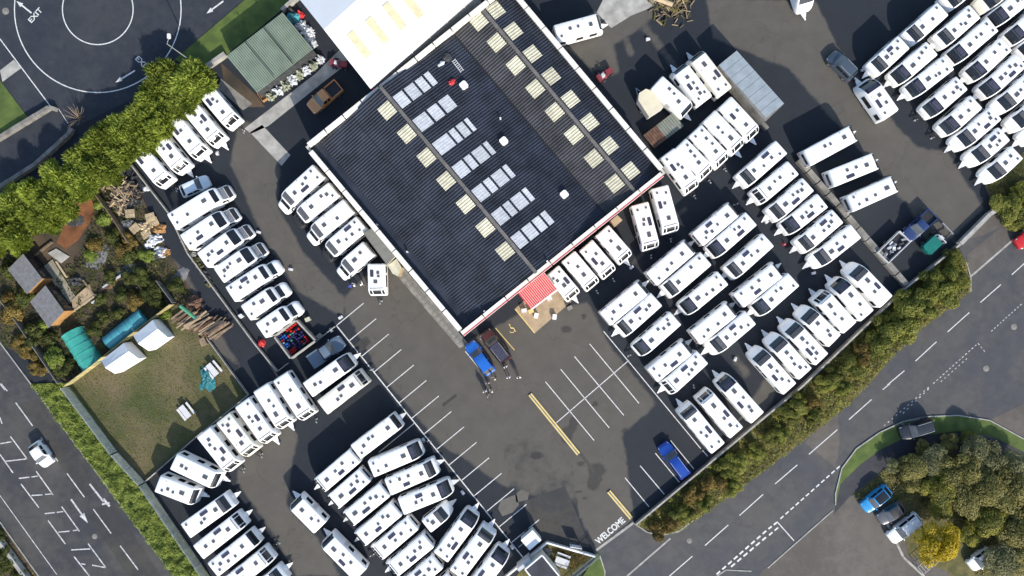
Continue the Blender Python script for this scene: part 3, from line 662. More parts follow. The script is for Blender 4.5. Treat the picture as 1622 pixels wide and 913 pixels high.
# ---------------------------------------------------------------- caravans (front pixel, rear pixel) by row
DESC = {'sun': 'white caravan with panoramic front sunroof', 'arch': 'white caravan with arched front skylight', 'box': 'square-nosed white caravan, dark front panel', 'strip': 'white caravan with narrow front window', 'tri': 'white caravan with three front windows'}
SEED = [0]
def row(ox, oy, s, items, tail, group, start=0):
    c = crop(ox, oy, s)
    for i, it in enumerate(items):
        f, r, kind = it[0], it[1], it[2]; kw = it[3] if len(it) > 3 else {}
        SEED[0] += 1
        d = DESC[kind] if kw.get('body') != 'offwhite' else 'cream-roofed caravan'
        tl = tail[i] if isinstance(tail, list) else tail.format(ORD[start+i])
        caravan(c(*f), c(*r), kind, d+', '+tl, group, seed=SEED[0], **kw)
S6 = 6.085
row(200, 120, S6, [((1054, 475), (742, 121), 'tri'), ((908, 645), (585, 277), 'tri'), ((744, 772), (421, 404), 'tri'), ((568, 910), (245, 542), 'tri'), ((402, 1043), (79, 678), 'tri')],
    '{} from the green shed, under the conifers', 'caravans backed under the conifer hedge')
row(460, 330, S6, [((848, 845), (825, 535), 'tri')], 'standing alone by the grey annex roof', 'lone caravans')
row(420, 540, S6, [((432, 735), (140, 340), 'tri')], 'first from the gas bottle cage, backing onto paddock', 'caravans backing onto the paddock')
row(300, 580, S6, [((950, 575), (680, 205), 'tri'), ((800, 712), (500, 350), 'tri'), ((625, 835), (318, 497), 'tri', {'body': 'offwhite'})], '{} from the gas bottle cage, backing onto paddock', 'caravans backing onto the paddock', 1)
row(0, 0, 1, [((374, 741), (321.4, 684.4), 'tri')], '{} from the gas bottle cage, backing onto paddock', 'caravans backing onto the paddock', 4)
row(230, 680, S6, [((725, 490), (265, 310), 'strip'), ((520, 645), (110, 525), 'strip')], ['angled at the paddock corner, farther from the fence', 'angled at the paddock corner, beside the fence'], 'caravans backing onto the paddock')
row(270, 763, S6, [((590, 160), (138, 483), 'box'), ((705, 340), (260, 690), 'tri'), ((832, 510), (400, 860), 'strip'), ((968, 672), (536, 1022), 'tri'), ((1098, 855), (666, 1205), 'box')],
    '{} from paddock corner, end-on to the palisade fence', 'caravans end-on to the palisade fence')
row(420, 540, S6, [((845, 170), (403, 480), 'sun'), ((965, 330), (545, 650), 'tri', {'body': 'offwhite'})], ['next to the slate flatbed truck', 'beside a sunroofed one near the slate flatbed'], 'caravans by the parking bay line')
row(450, 650, S6, [((1108, 82), (683, 410), 'strip')], 'alone along the white dividing line', 'caravans by the parking bay line')
g = 'caravans in the block facing the lower lane'
row(450, 650, S6, [((330, 735), (680, 440), 'tri')], 'first from the paddock side facing the lower lane', g)
row(0, 0, 1, [((527, 796), (578, 752.7), 'strip')], '{} from the paddock side facing the lower lane', g, 1)
row(500, 763, S6, [((308, 362), (665, 80), 'strip'), ((418, 555), (780, 265), 'strip'), ((572, 697), (938, 400), 'tri'), ((715, 855), (1090, 570), 'tri'), ((796, 1075), (1176, 775), 'strip'), ((940, 1250), (1320, 950), 'strip')], '{} from the paddock side facing the lower lane', g, 2)
g = 'caravans facing the parking bays'
row(570, 650, S6, [((600, 350), (100, 575), 'sun'), ((742, 525), (262, 750), 'box')], '{} from white dividing line, facing the parking bays', g)
row(0, 0, 1, [((715.4, 768), (634, 804), 'sun')], '{} from white dividing line, facing the parking bays', g, 2)
row(630, 763, S6, [((500, 240), (268, 445), 'arch', {'W': 1.95, 'Hh': 2.4}), ((735, 285), (410, 738), 'sun'), ((890, 445), (560, 905), 'box'), ((1030, 640), (700, 1095), 'sun')], '{} from white dividing line, facing the parking bays', g, 3)
c = crop(406, 608, 2.993)
row(406, 608, 2.993, [((188, 545), (302, 685), 'strip')], 'alone in the lower lane, nearer the paddock', 'lone caravans'); row(500, 763, S6, [((112, 530), (432, 905), 'strip')], 'alone in the lower lane, farther from the paddock', 'lone caravans')
row(850, 340, S6, [((362, 800), (150, 542), 'tri'), ((548, 700), (305, 402), 'tri'), ((708, 583), (475, 295), 'tri'), ((865, 440), (630, 152), 'tri')], '{} from the red canopy against the building', 'caravans against the showroom wall')
row(980, 280, S6, [((308, 705), (205, 260), 'tri'), ((500, 545), (397, 97), 'tri')], ['near building corner, closer to the red canopy', 'near building corner, farther from red canopy'], 'caravans against the showroom wall')
g = 'caravans behind the building corner'
row(0, 0, 1, [((1097, 302.5), (1057, 242), 'tri')], '{} from building corner in five below dark rail', g)
row(1030, 145, S6, [((548, 815), (285, 505), 'tri'), ((700, 700), (432, 370), 'tri'), ((850, 570), (568, 232), 'tri'), ((995, 445), (720, 100), 'tri')], '{} from building corner in five below dark rail', g, 1)
row(960, 80, 4.057, [((520, 405), (325, 202), 'strip'), ((455, 118), (640, 325), 'strip'), ((560, 38), (768, 270), 'strip', {'body': 'offwhite'})], ['beside the small cream box trailer', 'between two others above the dark rail', 'next to the blue-grey sheet roof'], 'caravans above the dark rail')
row(860, 0, 4.856, [((450, 185), (95, 260), 'strip')], 'alone beside the dark roof edge', 'lone caravans')
row(1260, 190, 6.09, [((552, 130), (115, 370), 'strip'), ((765, 398), (348, 570), 'strip'), ((948, 615), (528, 812), 'strip')], '{} from the sheet roof, behind the block barrier', 'caravans behind the block barrier')
g = 'caravans nose-out from the block barrier'
row(1150, 215, S6, [((138, 452), (542, 105), 'box'), ((275, 612), (656, 305), 'tri'), ((422, 780), (800, 465), 'box')], '{} from the sheet roof, backing onto block barrier', g)
row(1200, 290, S6, [((245, 455), (635, 165), 'sun'), ((392, 625), (780, 315), 'box'), ((520, 780), (955, 460), 'arch')], '{} from the sheet roof, backing onto block barrier', g, 3)
g = 'caravans backing onto the hedge wall'
row(1250, 400, S6, [((570, 130), (945, 480), 'arch'), ((425, 270), (760, 615), 'sun'), ((270, 405), (595, 730), 'tri')], '{} from block barrier, backing onto hedge wall', g)
row(1170, 480, S6, [((590, 60), (935, 370), 'arch'), ((445, 190), (810, 550), 'arch'), ((295, 320), (650, 690), 'arch'), ((135, 450), (500, 835), 'arch')], '{} from block barrier, backing onto hedge wall', g, 3)
row(1060, 580, S6, [((130, 385), (478, 800), 'box'), ((305, 255), (655, 650), 'tri'), ((485, 105), (858, 505), 'sun')], '{} from the blue car, backing onto hedge wall', g)
g = 'caravans parked in pairs in the middle'
row(940, 400, S6, [((490, 320), (112, 645), 'strip'), ((240, 765), (612, 450), 'box'), ((685, 388), (1090, 55), 'box')], ['inner one of the pair by the crossed bays', 'outer one of the pair by the crossed bays', 'outer one of second pair from crossed bays'], g)
row(0, 0, 1, [((1093.4, 388.5), (1032.4, 442.7), 'strip')], ['inner one of second pair from crossed bays'], g)
row(980, 280, S6, [((1110, 303), (765, 605), 'strip')], ['inner one of third pair from crossed bays'], g)
row(0, 0, 1, [((1123.5, 402), (1191, 345.8), 'sun'), ((1079.7, 492), (1146, 440), 'sun'), ((1152.3, 434.8), (1218, 379.4), 'box'), ((1159.2, 486.5), (1101.6, 536), 'strip')],
    ['outer one of third pair from crossed bays', 'middle one of three singles between the pairs', 'farthest single from crossed bays between the pairs', 'inner one of middle pair, hedge side row'], g)
row(1080, 360, S6, [((925, 392), (550, 712), 'strip'), ((695, 815), (1085, 500), 'sun')], ['inner one of farthest pair, hedge side row', 'outer one of farthest pair, hedge side row'], g)
row(1000, 490, S6, [((40, 410), (432, 85), 'sun'), ((745, 400), (1155, 78), 'arch'), ((545, 342), (202, 642), 'strip'), ((320, 770), (690, 460), 'tri')],
    ['nearest single to crossed bays between the pairs', 'outer one of middle pair, hedge side row', 'inner one of nearest pair, hedge side row', 'outer one of nearest pair, hedge side row'], g)
g = 'caravans in the far storage block'
row(1460, 170, 7.481, [((750, 850), (1142, 530), 'arch'), ((560, 650), (990, 310), 'arch')], '{} from the weed strip, storage block front line', g)
row(1440, 120, 6.665, [((480, 745), (925, 390), 'arch'), ((340, 590), (720, 270), 'sun'), ((165, 400), (568, 72), 'sun')], '{} from the weed strip, storage block front line', g, 2)
row(1340, 0, S6, [((590, 905), (1000, 600), 'sun'), ((450, 780), (838, 460), 'sun'), ((245, 685), (565, 400), 'box')], '{} from the weed strip, storage block front line', g, 5)
row(1440, 120, 6.665, [((1195, 690), (1625, 340), 'arch'), ((1065, 550), (1495, 200), 'arch'), ((905, 365), (1335, 15), 'arch')], '{} from the weed strip, storage block second line', g)
row(0, 0, 1, [((1554, 149.3), (1618.5, 94.5), 'sun'), ((1533, 123), (1595, 69), 'sun'), ((1503, 96), (1574, 38), 'sun'), ((1484.3, 69), (1545.3, 17.3), 'box'), ((1436, 64), (1494.5, 13.1), 'box')], '{} from the weed strip, storage block second line', g, 3)
row(1440, 0, 6.665, [((1175, 580), (1580, 230), 'sun'), ((1030, 440), (1420, 110), 'sun'), ((850, 245), (1250, -60), 'sun'), ((735, 90), (1100, -200), 'arch', {'body': 'offwhite'}), ((372, 60), (760, -250), 'box')], '{} from the weed strip, storage block third line', g)
row(1290, 60, 6.52, [((500, 455), (800, 800), 'sun', {'W': 2.35})], 'hitched behind the blue-grey car', 'lone caravans')
row(0, 0, 1, [((1277, 16), (1262, -60), 'arch')], 'alone on the brown drive above the cars', 'lone caravans')

# ---------------------------------------------------------------- motorhomes
cb = crop(260, 270, S6); cc = crop(300, 390, S6); cd = crop(430, 250, S6); ce = crop(460, 330, S6)
g = 'motorhomes parked along the low wall'
for i, (f, r, kw) in enumerate([(cb(652, 190), cb(62, 500), dict(bonnet='blackpl', screen='screen', skylight='inset')), (cb(708, 405), cb(190, 700), dict(bonnet='blackpl', screen='screen', skylight='big')),
                                (cb(840, 565), (319, 413), dict(bonnet='blackpl', screen='screen', skylight='big')), (cb(970, 740), (345, 437), dict(bonnet='blackpl', screen='screen', skylight='big')),
                                (cc(878, 180), cc(385, 470), {}), (cc(950, 395), cc(535, 650), {}), (cc(1070, 575), cc(680, 820), {})]):
    motorhome(f, r, ('white motorhome with grey-covered windscreen' if i < 4 else 'all-white motorhome with dark windscreen')+', %s from the silver hatchback' % ORD[i], group=g, seed=i, **kw)
g = 'motorhomes nosing out from the showroom wall'
for i, (f, r, kw) in enumerate([(cd(95, 505), cd(455, 125), {}), (cd(232, 645), cd(605, 300), dict(cab='blackpl')), (cd(365, 805), cd(747, 462), {}), (ce(325, 485), ce(690, 140), dict(cab='blackpl')), (ce(475, 655), ce(755, 385), {})]):
    motorhome(f, r, 'white motorhome with %s cab, %s from the roof\'s west corner' % ('black' if kw else 'white', ORD[i]), group=g, skylight='grey', seed=20+i, **kw)

# ---------------------------------------------------------------- cars
for nm, col in [('white', (.78, .79, .8)), ('silver', (.66, .74, .78)), ('orange', (.58, .27, .10)), ('slate', (.12, .16, .21)), ('blue', (.014, .12, .48)), ('maroon', (.04, .02, .022)), ('navy', (.008, .05, .30)),
                ('black', (.02, .022, .026)), ('sky', (.02, .25, .55)), ('grey', (.09, .09, .10)), ('bluegrey', (.055, .075, .10)), ('red', (.5, .02, .02)), ('dullblue', (.02, .04, .12))]:
    M['car_'+nm] = carpaint(nm, col)
car((77, 737), (52.5, 702.5), 'white hatchback driving along the main road', 'car_white')
car(cb(428, 95), cb(160, 215), 'silver hatchback parked beside the first motorhome', 'car_silver')
c4 = crop(406, 0, 2.993); car(c4(254, 520), c4(394, 403), 'orange pickup truck with black load bed', 'car_orange', 'pickup', cat='pickup')
c5 = crop(400, 480, S6); car(c5(868, 362), c5(565, 572), 'slate flatbed truck beside the gas bottle cage', 'car_slate', 'flatbed', cat='truck')
c6 = crop(710, 520, 7.606); car(c6(248, 178), c6(518, 550), 'blue hatchback parked at the building corner', 'car_blue', roof=None)
car(c6(430, 40), c6(712, 400), 'dark maroon estate car beside the blue hatchback', 'car_maroon', 'suv', roof='solar')
car(c8(712, 288), c8(826, 440), 'dark blue car in the roadside parking bay', 'car_navy', 'estate')
car(c9(630, 238), c9(785, 190), 'black estate car parked on the grass island', 'car_black', 'suv')
c7 = crop(1340, 750, 7.606)
car(c7(215, 432), c7(522, 185), 'bright blue hatchback with dark roof under the trees', 'car_sky', roof='glass')
car(c7(400, 570), c7(690, 390), 'grey convertible between the bright blue and white cars', 'car_grey', roof='blackpl')
car(c7(535, 800), c7(888, 525), 'white saloon next to the yellow tree', 'car_white', 'estate')
car(c9(962, 870), c9(1062, 795), 'white hatchback half under the lower trees', 'car_white')
c13 = crop(1290, 60, 6.52); car(c13(165, 170), c13(405, 410), 'blue-grey estate car towing a caravan', 'car_bluegrey', 'suv')
c14 = crop(1380, 310, 6.76); car(c14(370, 455), c14(655, 190), 'dull blue pickup truck beside the scrap trailer', 'car_dullblue', 'pickup', cat='pickup')
car((1612, 388), (1655, 362), 'red car cut off on the estate road', 'car_red')

# ---------------------------------------------------------------- main building (showroom)
def zp(pt, z): return P(pt[0], pt[1], z)
ZP = 5.4; DZ = -1.2
Wc, Sc, Ec, Nc = [zp(p, ZP) for p in ((480, 232), (733, 534), (1052, 268), (805, -28))]
bl = thing('showroom_building', 'large showroom with dark twin-gabled ribbed roof and white parapet', 'building', (Wc.x, Wc.y, 0))
U = Vector((Nc.x-Wc.x, Nc.y-Wc.y, 0)); V = Vector((Sc.x-Wc.x, Sc.y-Wc.y, 0)); UL, VL = U.length, V.length; U.normalize(); V.normalize()
def B(u, v, z): p = U*u+V*v; return Vector((p.x, p.y, z))
def bquad(mb, u0, u1, v0, v1, z0, z1):
    return mb.prism([tuple(B(u, v, 0)[:2]) for u, v in ((u0, v0), (u1, v0), (u1, v1), (u0, v1))], z0, z1)
for nm, a in (('wall', (.15, .40, .15, VL-.15)), ('wall', (UL-.40, UL-.15, .15, VL-.15)), ('wall', (.40, UL-.40, .15, .40)), ('wall', (.40, UL-.40, VL-.40, VL-.15))):
    bquad(MB(), *a, 0, 6.3+DZ).build(nm, M['wallw'], bl)
def roofz(u):
    f = u/UL
    return float(np.interp(f, [.0, .37, .72, .86, 1.0], [5.35, 7.2, 5.5, 6.25, 5.5]))+DZ
PITCH = .36
for k, (f0, f1) in enumerate(((.0, .37), (.37, .72), (.72, .86), (.86, 1.0))):
    u0, u1 = max(f0*UL, 1.9), min(f1*UL, UL-.42)
    if k == 1: u1 -= .12
    if k == 2: u0 += .12
    mb = MB(); vs = []; n = int((VL-.9)/PITCH); prof = []
    for i in range(n):
        v = .45+i*PITCH; prof += [(v, 0), (v+PITCH*.48, 0), (v+PITCH*.62, .075), (v+PITCH*.86, .075)]
    for v, dz in prof: vs += [B(u0, v, roofz(u0)+dz), B(u1, v, roofz(u1)+dz)]
    mb.add(vs, [(2*i, 2*i+1, 2*i+3, 2*i+2) for i in range(len(prof)-1)])
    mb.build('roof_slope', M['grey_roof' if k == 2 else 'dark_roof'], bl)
    if k < 2:
        um = (u0+u1)/2; MB().bar(B(um, .5, roofz(um)+.07), B(um, VL-.5, roofz(um)+.07), .05, .02).build('sheet_lap', M['blackpl'], bl)
mb = MB(); mb.add([B(.72*UL-.3, .4, 5.45+DZ), B(.72*UL+.3, .4, 5.45+DZ), B(.72*UL+.3, VL-.4, 5.45+DZ), B(.72*UL-.3, VL-.4, 5.45+DZ)], [(0, 1, 2, 3)]); mb.build('valley_gutter', M['blackpl'], bl)
mb = MB(); bquad(mb, .40, 1.98, .40, VL-.4, 4.1, 4.3); mb.build('box_gutter', M['dark_roof'], bl)
M['ridge'] = mat('brown_grey_ridge', (.13, .12, .11), .6, .2, 2)
for f, h in ((.37, 7.27+DZ), (.86, 6.32+DZ)):
    mb = MB(); mb.bar(B(f*UL, .5, h+.02), B(f*UL, VL-.5, h+.02), .42, .10); mb.build('ridge_cap', M['ridge'], bl)
# coping lengths with open joints
def copings(a, b, n, w=.62, m='parapet', skip=()):
    d = (b-a)/n; g_ = d.normalized()*.07
    for i in range(n):
        if i in skip: continue
        mb = MB(); p, q = a+d*i+g_, a+d*(i+1)-g_
        mb.bar((p.x, p.y, 6.47+DZ), (q.x, q.y, 6.47+DZ), w, .30); cp_ = mb.build('coping', M[m], bl)
        if w > .65: k_ = V*.22; MB().bar((p.x+k_.x, p.y+k_.y, 6.63+DZ), (q.x+k_.x, q.y+k_.y, 6.63+DZ), .13, .03).build('red_stripe', M['red'], cp_)
copings(B(.3, 1.0, 0), B(.3, VL-.8, 0), 9); copings(B(UL-.3, .6, 0), B(UL-.3, VL-.8, 0), 9); copings(B(.5, .3, 0), B(UL-.6, .3, 0), 11); copings(B(.1, VL-.3, 0), B(UL-.6, VL-.3, 0), 9, .7)
for (u0, u1, v) in ((.1, 10.6, VL+.02), (15.6, UL-.6, VL+.02)):
    mb = MB(); bquad(mb, u0, u1, v-.16, v+.02, 5.2+DZ, 6.28+DZ); mb.build('red_fascia', M['red'], bl)
mb = MB(); bquad(mb, .05, .16, .5, VL-.3, .0, .9); mb.build('plinth', M['concd'], bl)
for u0, u1 in ((1.2, 3.9), (4.4, 7.2), (7.7, 10.2), (17, 20), (21, 24)):
    w = bquad(MB(), u0, u1, VL-.16, VL-.10, .4, 2.6).build('shop_window', M['glass'], bl)
for v0 in (18.0, 20.5, 23.0): bquad(MB(), .10, .16, v0, v0+1.7, .9, 2.2).build('window', M['glass'], bl)
# rooflights: cream squares and long pale strips
def uv_of(px, py, z):
    p = P(px, py, z); d = p-Wc; d.z = 0; return d.dot(U), d.dot(V)
def roof_panel(name, u0, u1, v0, v1, m, parent=bl, lift=.10, rib=.05):
    mb = MB(); n = max(1, round((v1-v0)/PITCH)); prof = []
    for i in range(n):
        v = v0+i*(v1-v0)/n; h = (v1-v0)/n; prof += [(v, 0), (v+h*.48, 0), (v+h*.62, rib), (v+h*.9, rib)]
    prof.append((v1, 0)); vs = []
    for v, dz in prof: vs += [B(u0, v, roofz(u0)+lift+dz), B(u1, v, roofz(u1)+lift+dz)]
    k = len(vs); mb.add(vs, [(2*i, 2*i+1, 2*i+3, 2*i+2) for i in range(len(prof)-1)])
    for u in (u0, u1): mb.add([B(u, v0, roofz(u)-.02), B(u, v1, roofz(u)-.02), B(u, v1, roofz(u)+lift), B(u, v0, roofz(u)+lift)], [(0, 1, 2, 3)])
    return mb.build(name, M[m], parent)
for i in range(7):
    u, v = uv_of(614+31.3*i, 171+36.9*i, 5.8); u1 = .37*UL-.3
    roof_panel('cream_rooflight', u1-1.75, u1-.05, v-.9, v+.9, 'skycream')
    us, vs_ = uv_of(628+31.2*i, 161+36.8*i, 5.8); ue, _ = uv_of(681+31.2*i, 120+36.8*i, 6.6)
    us = .37*UL+.35; ue = us+5.4
    st = R.choice([[1.5, .9, 1.5, .6], [1.6, 1.2, 1.3], [1.3, 1.3, 1.0, .7], [2.2, .8, 1.0, .5]]); k = sum(st)+.28*(len(st)-1); x = us
    for s_ in st:
        roof_panel('pale_rooflight', x, x+s_*5.4/k, vs_-.92, vs_+.92, 'skywhite', lift=.11, rib=.012); x += (s_+.28)*5.4/k
for lst, sd in (([(754, 27), (782, 61), (814, 96), (846, 132), (878, 168), (911, 202), (943, 239), (976, 279)], -1), ([(773, 15), (801, 48), (832.5, 83), (863, 118), (893, 155), (925, 190), (956, 227), (991, 266)], 1)):
    for x, y in lst:
        u, v = uv_of(x, y, 5.0); uc = .86*UL+sd*1.25
        roof_panel('cream_rooflight', uc-.85, uc+.85, v-.9, v+.9, 'skycream')
for x, y in ((729, 130), (791, 221), (885, 307)):
    u, v = uv_of(x, y, 5.6); zz = roofz(u)
    mb = MB(); q = [B(u+a, v+b, zz)[:2] for a, b in ((-.45, -.3), (-.3, -.45), (.3, -.45), (.45, -.3), (.45, .3), (.3, .45), (-.3, .45), (-.45, .3))]
    mb.prism(q, zz-.1, zz+.45).build('roof_vent', M['white'], bl)
for x, y in ((640, 402), (593, 358), (786, 185), (857, 417), (760, 498)):
    u, v = uv_of(x, y, 5.1); zz = roofz(max(u, .45)); p = B(max(u, .5), v, zz); MB().tube(p, p+Vector((0, 0, .55)), .12).build('flue', M['whitegrey'], bl)
# work gear left on the roof
u, v = uv_of(716, 97, 6.5); zz = roofz(u)+.1
def roof_spot(px, py): uu, vv = uv_of(px, py, 5.3); return Vector((Wc.x, Wc.y, 0))+B(uu, vv, roofz(uu)+.085)
ld = thing('roof_ladder', 'pale ladder lying on the dark roof beside a red bag', 'ladder', roof_spot(720, 98), rad(-52))
for s in (-.22, .22): MB().bar((-.9, s, .03), (.9, s, .03), .06).build('rail', M['whitegrey'], ld)
for k in range(7): MB().bar((-.8+k*.26, -.22, .03), (-.8+k*.26, .22, .03), .06, .05).build('rung', M['whitegrey'], ld)
def lump(name, label, cat, loc, rx, ry, rz_, m, seed=0, group=None, rough=.35, rot=0):
    mb = MB(); nu, nv = 26, 9; vs = []
    def pt(ph, a):
        d = Vector((math.sin(ph)*math.cos(a), math.sin(ph)*math.sin(a), math.cos(ph))); q_ = d*1.7+Vector((seed*3.1, seed*1.7, 0))
        k = 1+rough*(mnoise.noise(q_)*1.1+mnoise.noise(q_*2.7)*.8+mnoise.noise(q_*6)*.45)
        return (rx*d.x*k, ry*d.y*k, max(0, rz_*d.z*k))
    vs.append(pt(0, 0))
    for j in range(1, nv+1):
        for i in range(nu): vs.append(pt(math.pi/2*j/nv, 2*math.pi*i/nu))
    fs = [(0, 1+i, 1+(i+1) % nu) for i in range(nu)]+[(1+(j-1)*nu+i, 1+j*nu+i, 1+j*nu+(i+1) % nu, 1+(j-1)*nu+(i+1) % nu) for j in range(1, nv) for i in range(nu)]
    o = mb.add(vs, fs).build(name, M[m], None, smooth=False); o.location = loc; o.rotation_euler.z = rot
    return tag(o, label, cat, group)
lump('tool_bag', 'red bag lying on the dark roof', 'bag', roof_spot(711, 126), .45, .3, .3, 'red', 1, rot=.7)
lump('dust_sheet', 'pale crumpled sheet on the dark roof by the ladder', 'sheet', roof_spot(694, 96), .5, .25, .2, 'scrapw', 2, rot=.6)
lump('cable_heap', 'black cable heap on the dark roof near the parapet', 'cable', roof_spot(703, 85), .55, .5, .25, 'blacktarp', 3)
# red canopy over the entrance
cn = crop(800, 380, S6); q = [P(*cn(*p), 3.6) for p in ((122, 512), (378, 318), (490, 475), (246, 668))]
cp = thing('entrance_canopy', 'red ribbed canopy over the showroom entrance', 'canopy', (q[0].x, q[0].y, 0)); o0 = Vector((q[0].x, q[0].y, 0))
a, b = q[1]-q[0], q[3]-q[0]; nrib = 16
for i in range(nrib):
    t0, t1 = i/nrib, (i+.6)/nrib; mb = MB(); z0, z1 = 3.75, 3.35
    vs = [a*t0, a*t1, a*t1+b, a*t0+b]; zz = [z0, z0, z1, z1]
    vs = [(v.x, v.y, z) for v, z in zip(vs, zz)]+[(v.x, v.y, z+.07) for v, z in zip(vs, zz)]
    mb.add(vs, [(3, 2, 1, 0), (4, 5, 6, 7), (0, 1, 5, 4), (1, 2, 6, 5), (2, 3, 7, 6), (3, 0, 4, 7)]).build('roof_rib', M['redroof'], cp)
mb = MB(); vs = [Vector((0, 0, 3.77)), Vector((a.x, a.y, 3.77)), Vector((a.x+b.x, a.y+b.y, 3.37)), Vector((b.x, b.y, 3.37))]; mb.add(vs, [(0, 1, 2, 3)]).build('roof_sheet', mat('pink_canopy_sheet', (.62, .36, .34), .5, .1), cp)
mb = MB(); d_ = b.normalized()*.12; mb.bar(Vector((b.x, b.y, 3.25))+d_, Vector((a.x+b.x, a.y+b.y, 3.25))+d_, .22, .35).build('fascia', M['parapet'], cp)
for t in (.04, .96): p = a*t+b*.94; MB().tube((p.x, p.y, 0), (p.x, p.y, 3.3), .09).build('post', M['whitegrey'], cp)
# grey flat-roofed annex and its yellow store
q = [tuple(P(x, y, 3.0)[:2]) for x, y in ((575, 369), (589, 362), (626, 406), (613, 420))]
an = thing('annex', 'grey flat-roofed lean-to against the showroom wall', 'building', (0, 0, 0)); MB().prism(q, 0, 2.85).build('wall', M['wallw'], an)
MB().prism(q, 2.86, 3.0).build('roof', mat('grey_flat_felt', (.17, .17, .155), .9, .12, 1.5), an)
q = [tuple(P(x, y, 2.5)[:2]) for x, y in ((614, 421), (628, 410), (636, 424), (630, 438), (622, 434))]
st = thing('yellow_store', 'small yellowish store next to the grey lean-to', 'store', (0, 0, 0)); MB().prism(q, 0, 2.4).build('wall', M['tan'], st); MB().prism(q, 2.41, 2.5).build('roof', M['skycream'], st)
fp = struct(MB().prism(poly_px([(628, 436), (640, 425), (742, 545), (728, 552)]), 0, .10).build('wall_path', M['concd']))
for k in range(17):
    t = (k+.5)/17; x, y = 634+(735-634)*t, 430.5+(548-430.5)*t; o = P(x, y)
    mb = MB(); mb.box(-.31, .31, -.40, .40, .09, .128, .02); o_ = mb.build('paving_slab', M['concd'], fp); o_.location = (o.x, o.y, 0); o_.rotation_euler.z = -math.atan2(118, 101)

# ---------------------------------------------------------------- white building, sheds, canopies
ZW = 6.0
wq = [P(x, y, ZW) for x, y in ((478, -4), (588, 135), (760, -18), (640, -150))]; w0 = Vector((wq[0].x, wq[0].y, 0))
wb = thing('white_warehouse', 'white pitched-roof warehouse with yellowed rooflights beside the dark roof', 'building', w0)
MB().prism([tuple((p-w0)[:2]) for p in wq], 0, 5.0).build('wall', M['whitegrey'], wb)
wu = (wq[2]-wq[1]); wv = (wq[0]-wq[1]); wq1 = wq[1]
def WB(s, t, z): p = wq1-w0+wu*s+wv*t; return Vector((p.x, p.y, z))
tr = .62
for (t0, z0, t1, z1) in ((-.02, 6.0, tr, 7.0), (tr, 7.0, 1.25, 4.4)):
    mb = MB(); vs = [WB(-.02, t0, z0), WB(1.0, t0, z0), WB(1.0, t1, z1), WB(-.02, t1, z1)]; mb.add(vs+[v-Vector((0, 0, .08)) for v in vs], [(0, 1, 2, 3), (4, 7, 6, 5), (0, 4, 5, 1), (3, 2, 6, 7), (0, 3, 7, 4)]).build('roof_slope', M['whiteroof'], wb)
for k, (x, y) in enumerate([(569, 71), (598, 49), (625, 26), (653, 8)]):
    p = P(x, y, 6.5)-w0; dv = Vector((wv.x, wv.y, 0)).normalized(); du = Vector((wu.x, wu.y, 0)).normalized(); mb = MB()
    rel = (p-(wq1-w0)); rel.z = 0; tt = rel.dot(dv)/Vector((wv.x, wv.y, 0)).length
    L_ = Vector((wv.x, wv.y, 0)).length; zf = lambda t: np.interp(t, [0, tr], [6.0, 7.0])+.05
    c_ = Vector((p.x, p.y, 0)); a_, b_ = tt-1.75/L_, tt+1.75/L_
    vs = []
    for s_, t_ in ((-1, a_), (1, a_), (1, b_), (-1, b_)):
        v = c_+du*.5*s_+dv*(t_-tt)*L_; vs.append((v.x, v.y, float(zf(t_))))
    vs += [(x_, y_, z_-.1) for x_, y_, z_ in vs]
    mb.add(vs, [(0, 1, 2, 3), (0, 4, 5, 1), (1, 5, 6, 2), (2, 6, 7, 3), (3, 7, 4, 0)]).build('yellowed_rooflight', M['yellowlight'], wb)
p = WB(-.006, .03, 0); MB().tube((p.x, p.y, 0), (p.x, p.y, 5.8), .06).build('downpipe', M['red'], wb)
mb = MB(); mb.bar(WB(-.008, -.015, 4.2), WB(-.008, .06, 4.2), .12, 2.4); mb.build('red_corner_trim', M['red'], wb)

def shed(name, label, pts, z, m, nribs, wallm='wallw', ribdir=0, gap=.94, mono=.25, cat='shed'):
    q = [P(x, y, z) for x, y in pts]; o = Vector((q[0].x, q[0].y, 0)); t = thing(name, label, cat, o)
    MB().prism([tuple((p-o)[:2]) for p in q], 0, z-.15).build('wall', M[wallm], t)
    a, b = q[1]-q[0], q[3]-q[0]
    for i in range(nribs):
        t0, t1 = i/nribs, (i+gap)/nribs
        vs = [a*t0, a*t1, a*t1+b, a*t0+b]; zz = [z+mono, z+mono, z, z]
        base = [Vector((v.x, v.y, zz[k]-.08)) for k, v in enumerate(vs)]; top = [v+Vector((0, 0, .1)) for v in base]
        MB().add(base+top, [(3, 2, 1, 0), (4, 5, 6, 7), (0, 1, 5, 4), (1, 2, 6, 5), (2, 3, 7, 6), (3, 0, 4, 7)]).build('roof_sheet', M[m], t)
    return t
gs = shed('green_shed', 'long green ribbed-roof shed behind wrapped pallets', [(360, 90), (449, 21), (496, 80), (407, 147)], 2.7, 'greenroof', 34, wallm='blacktarp', gap=.8)
for f in (.33, .66):
    a = P(360, 90, 3)-P(360, 90, 3)
    q0 = P(360+89*f, 90-69*f, 3.3)-P(360, 90, 3.0); q1 = P(360+89*f+47, 90-69*f+58, 3.1)-P(360, 90, 3.0)
    MB().bar((q0.x, q0.y, 3.38), (q1.x, q1.y, 3.12), .10, .06).build('roof_joint', M['blackpl'], gs)
cl = crop(960, 80, 4.057)
sr = shed('sheet_roof_store', 'blue-grey sheet-roofed open store between caravan rows', [cl(838, 4), cl(1143, 345), cl(1028, 455), cl(725, 95)], 2.9, 'bluegrey', 8, 'concd', gap=.965, mono=.1)
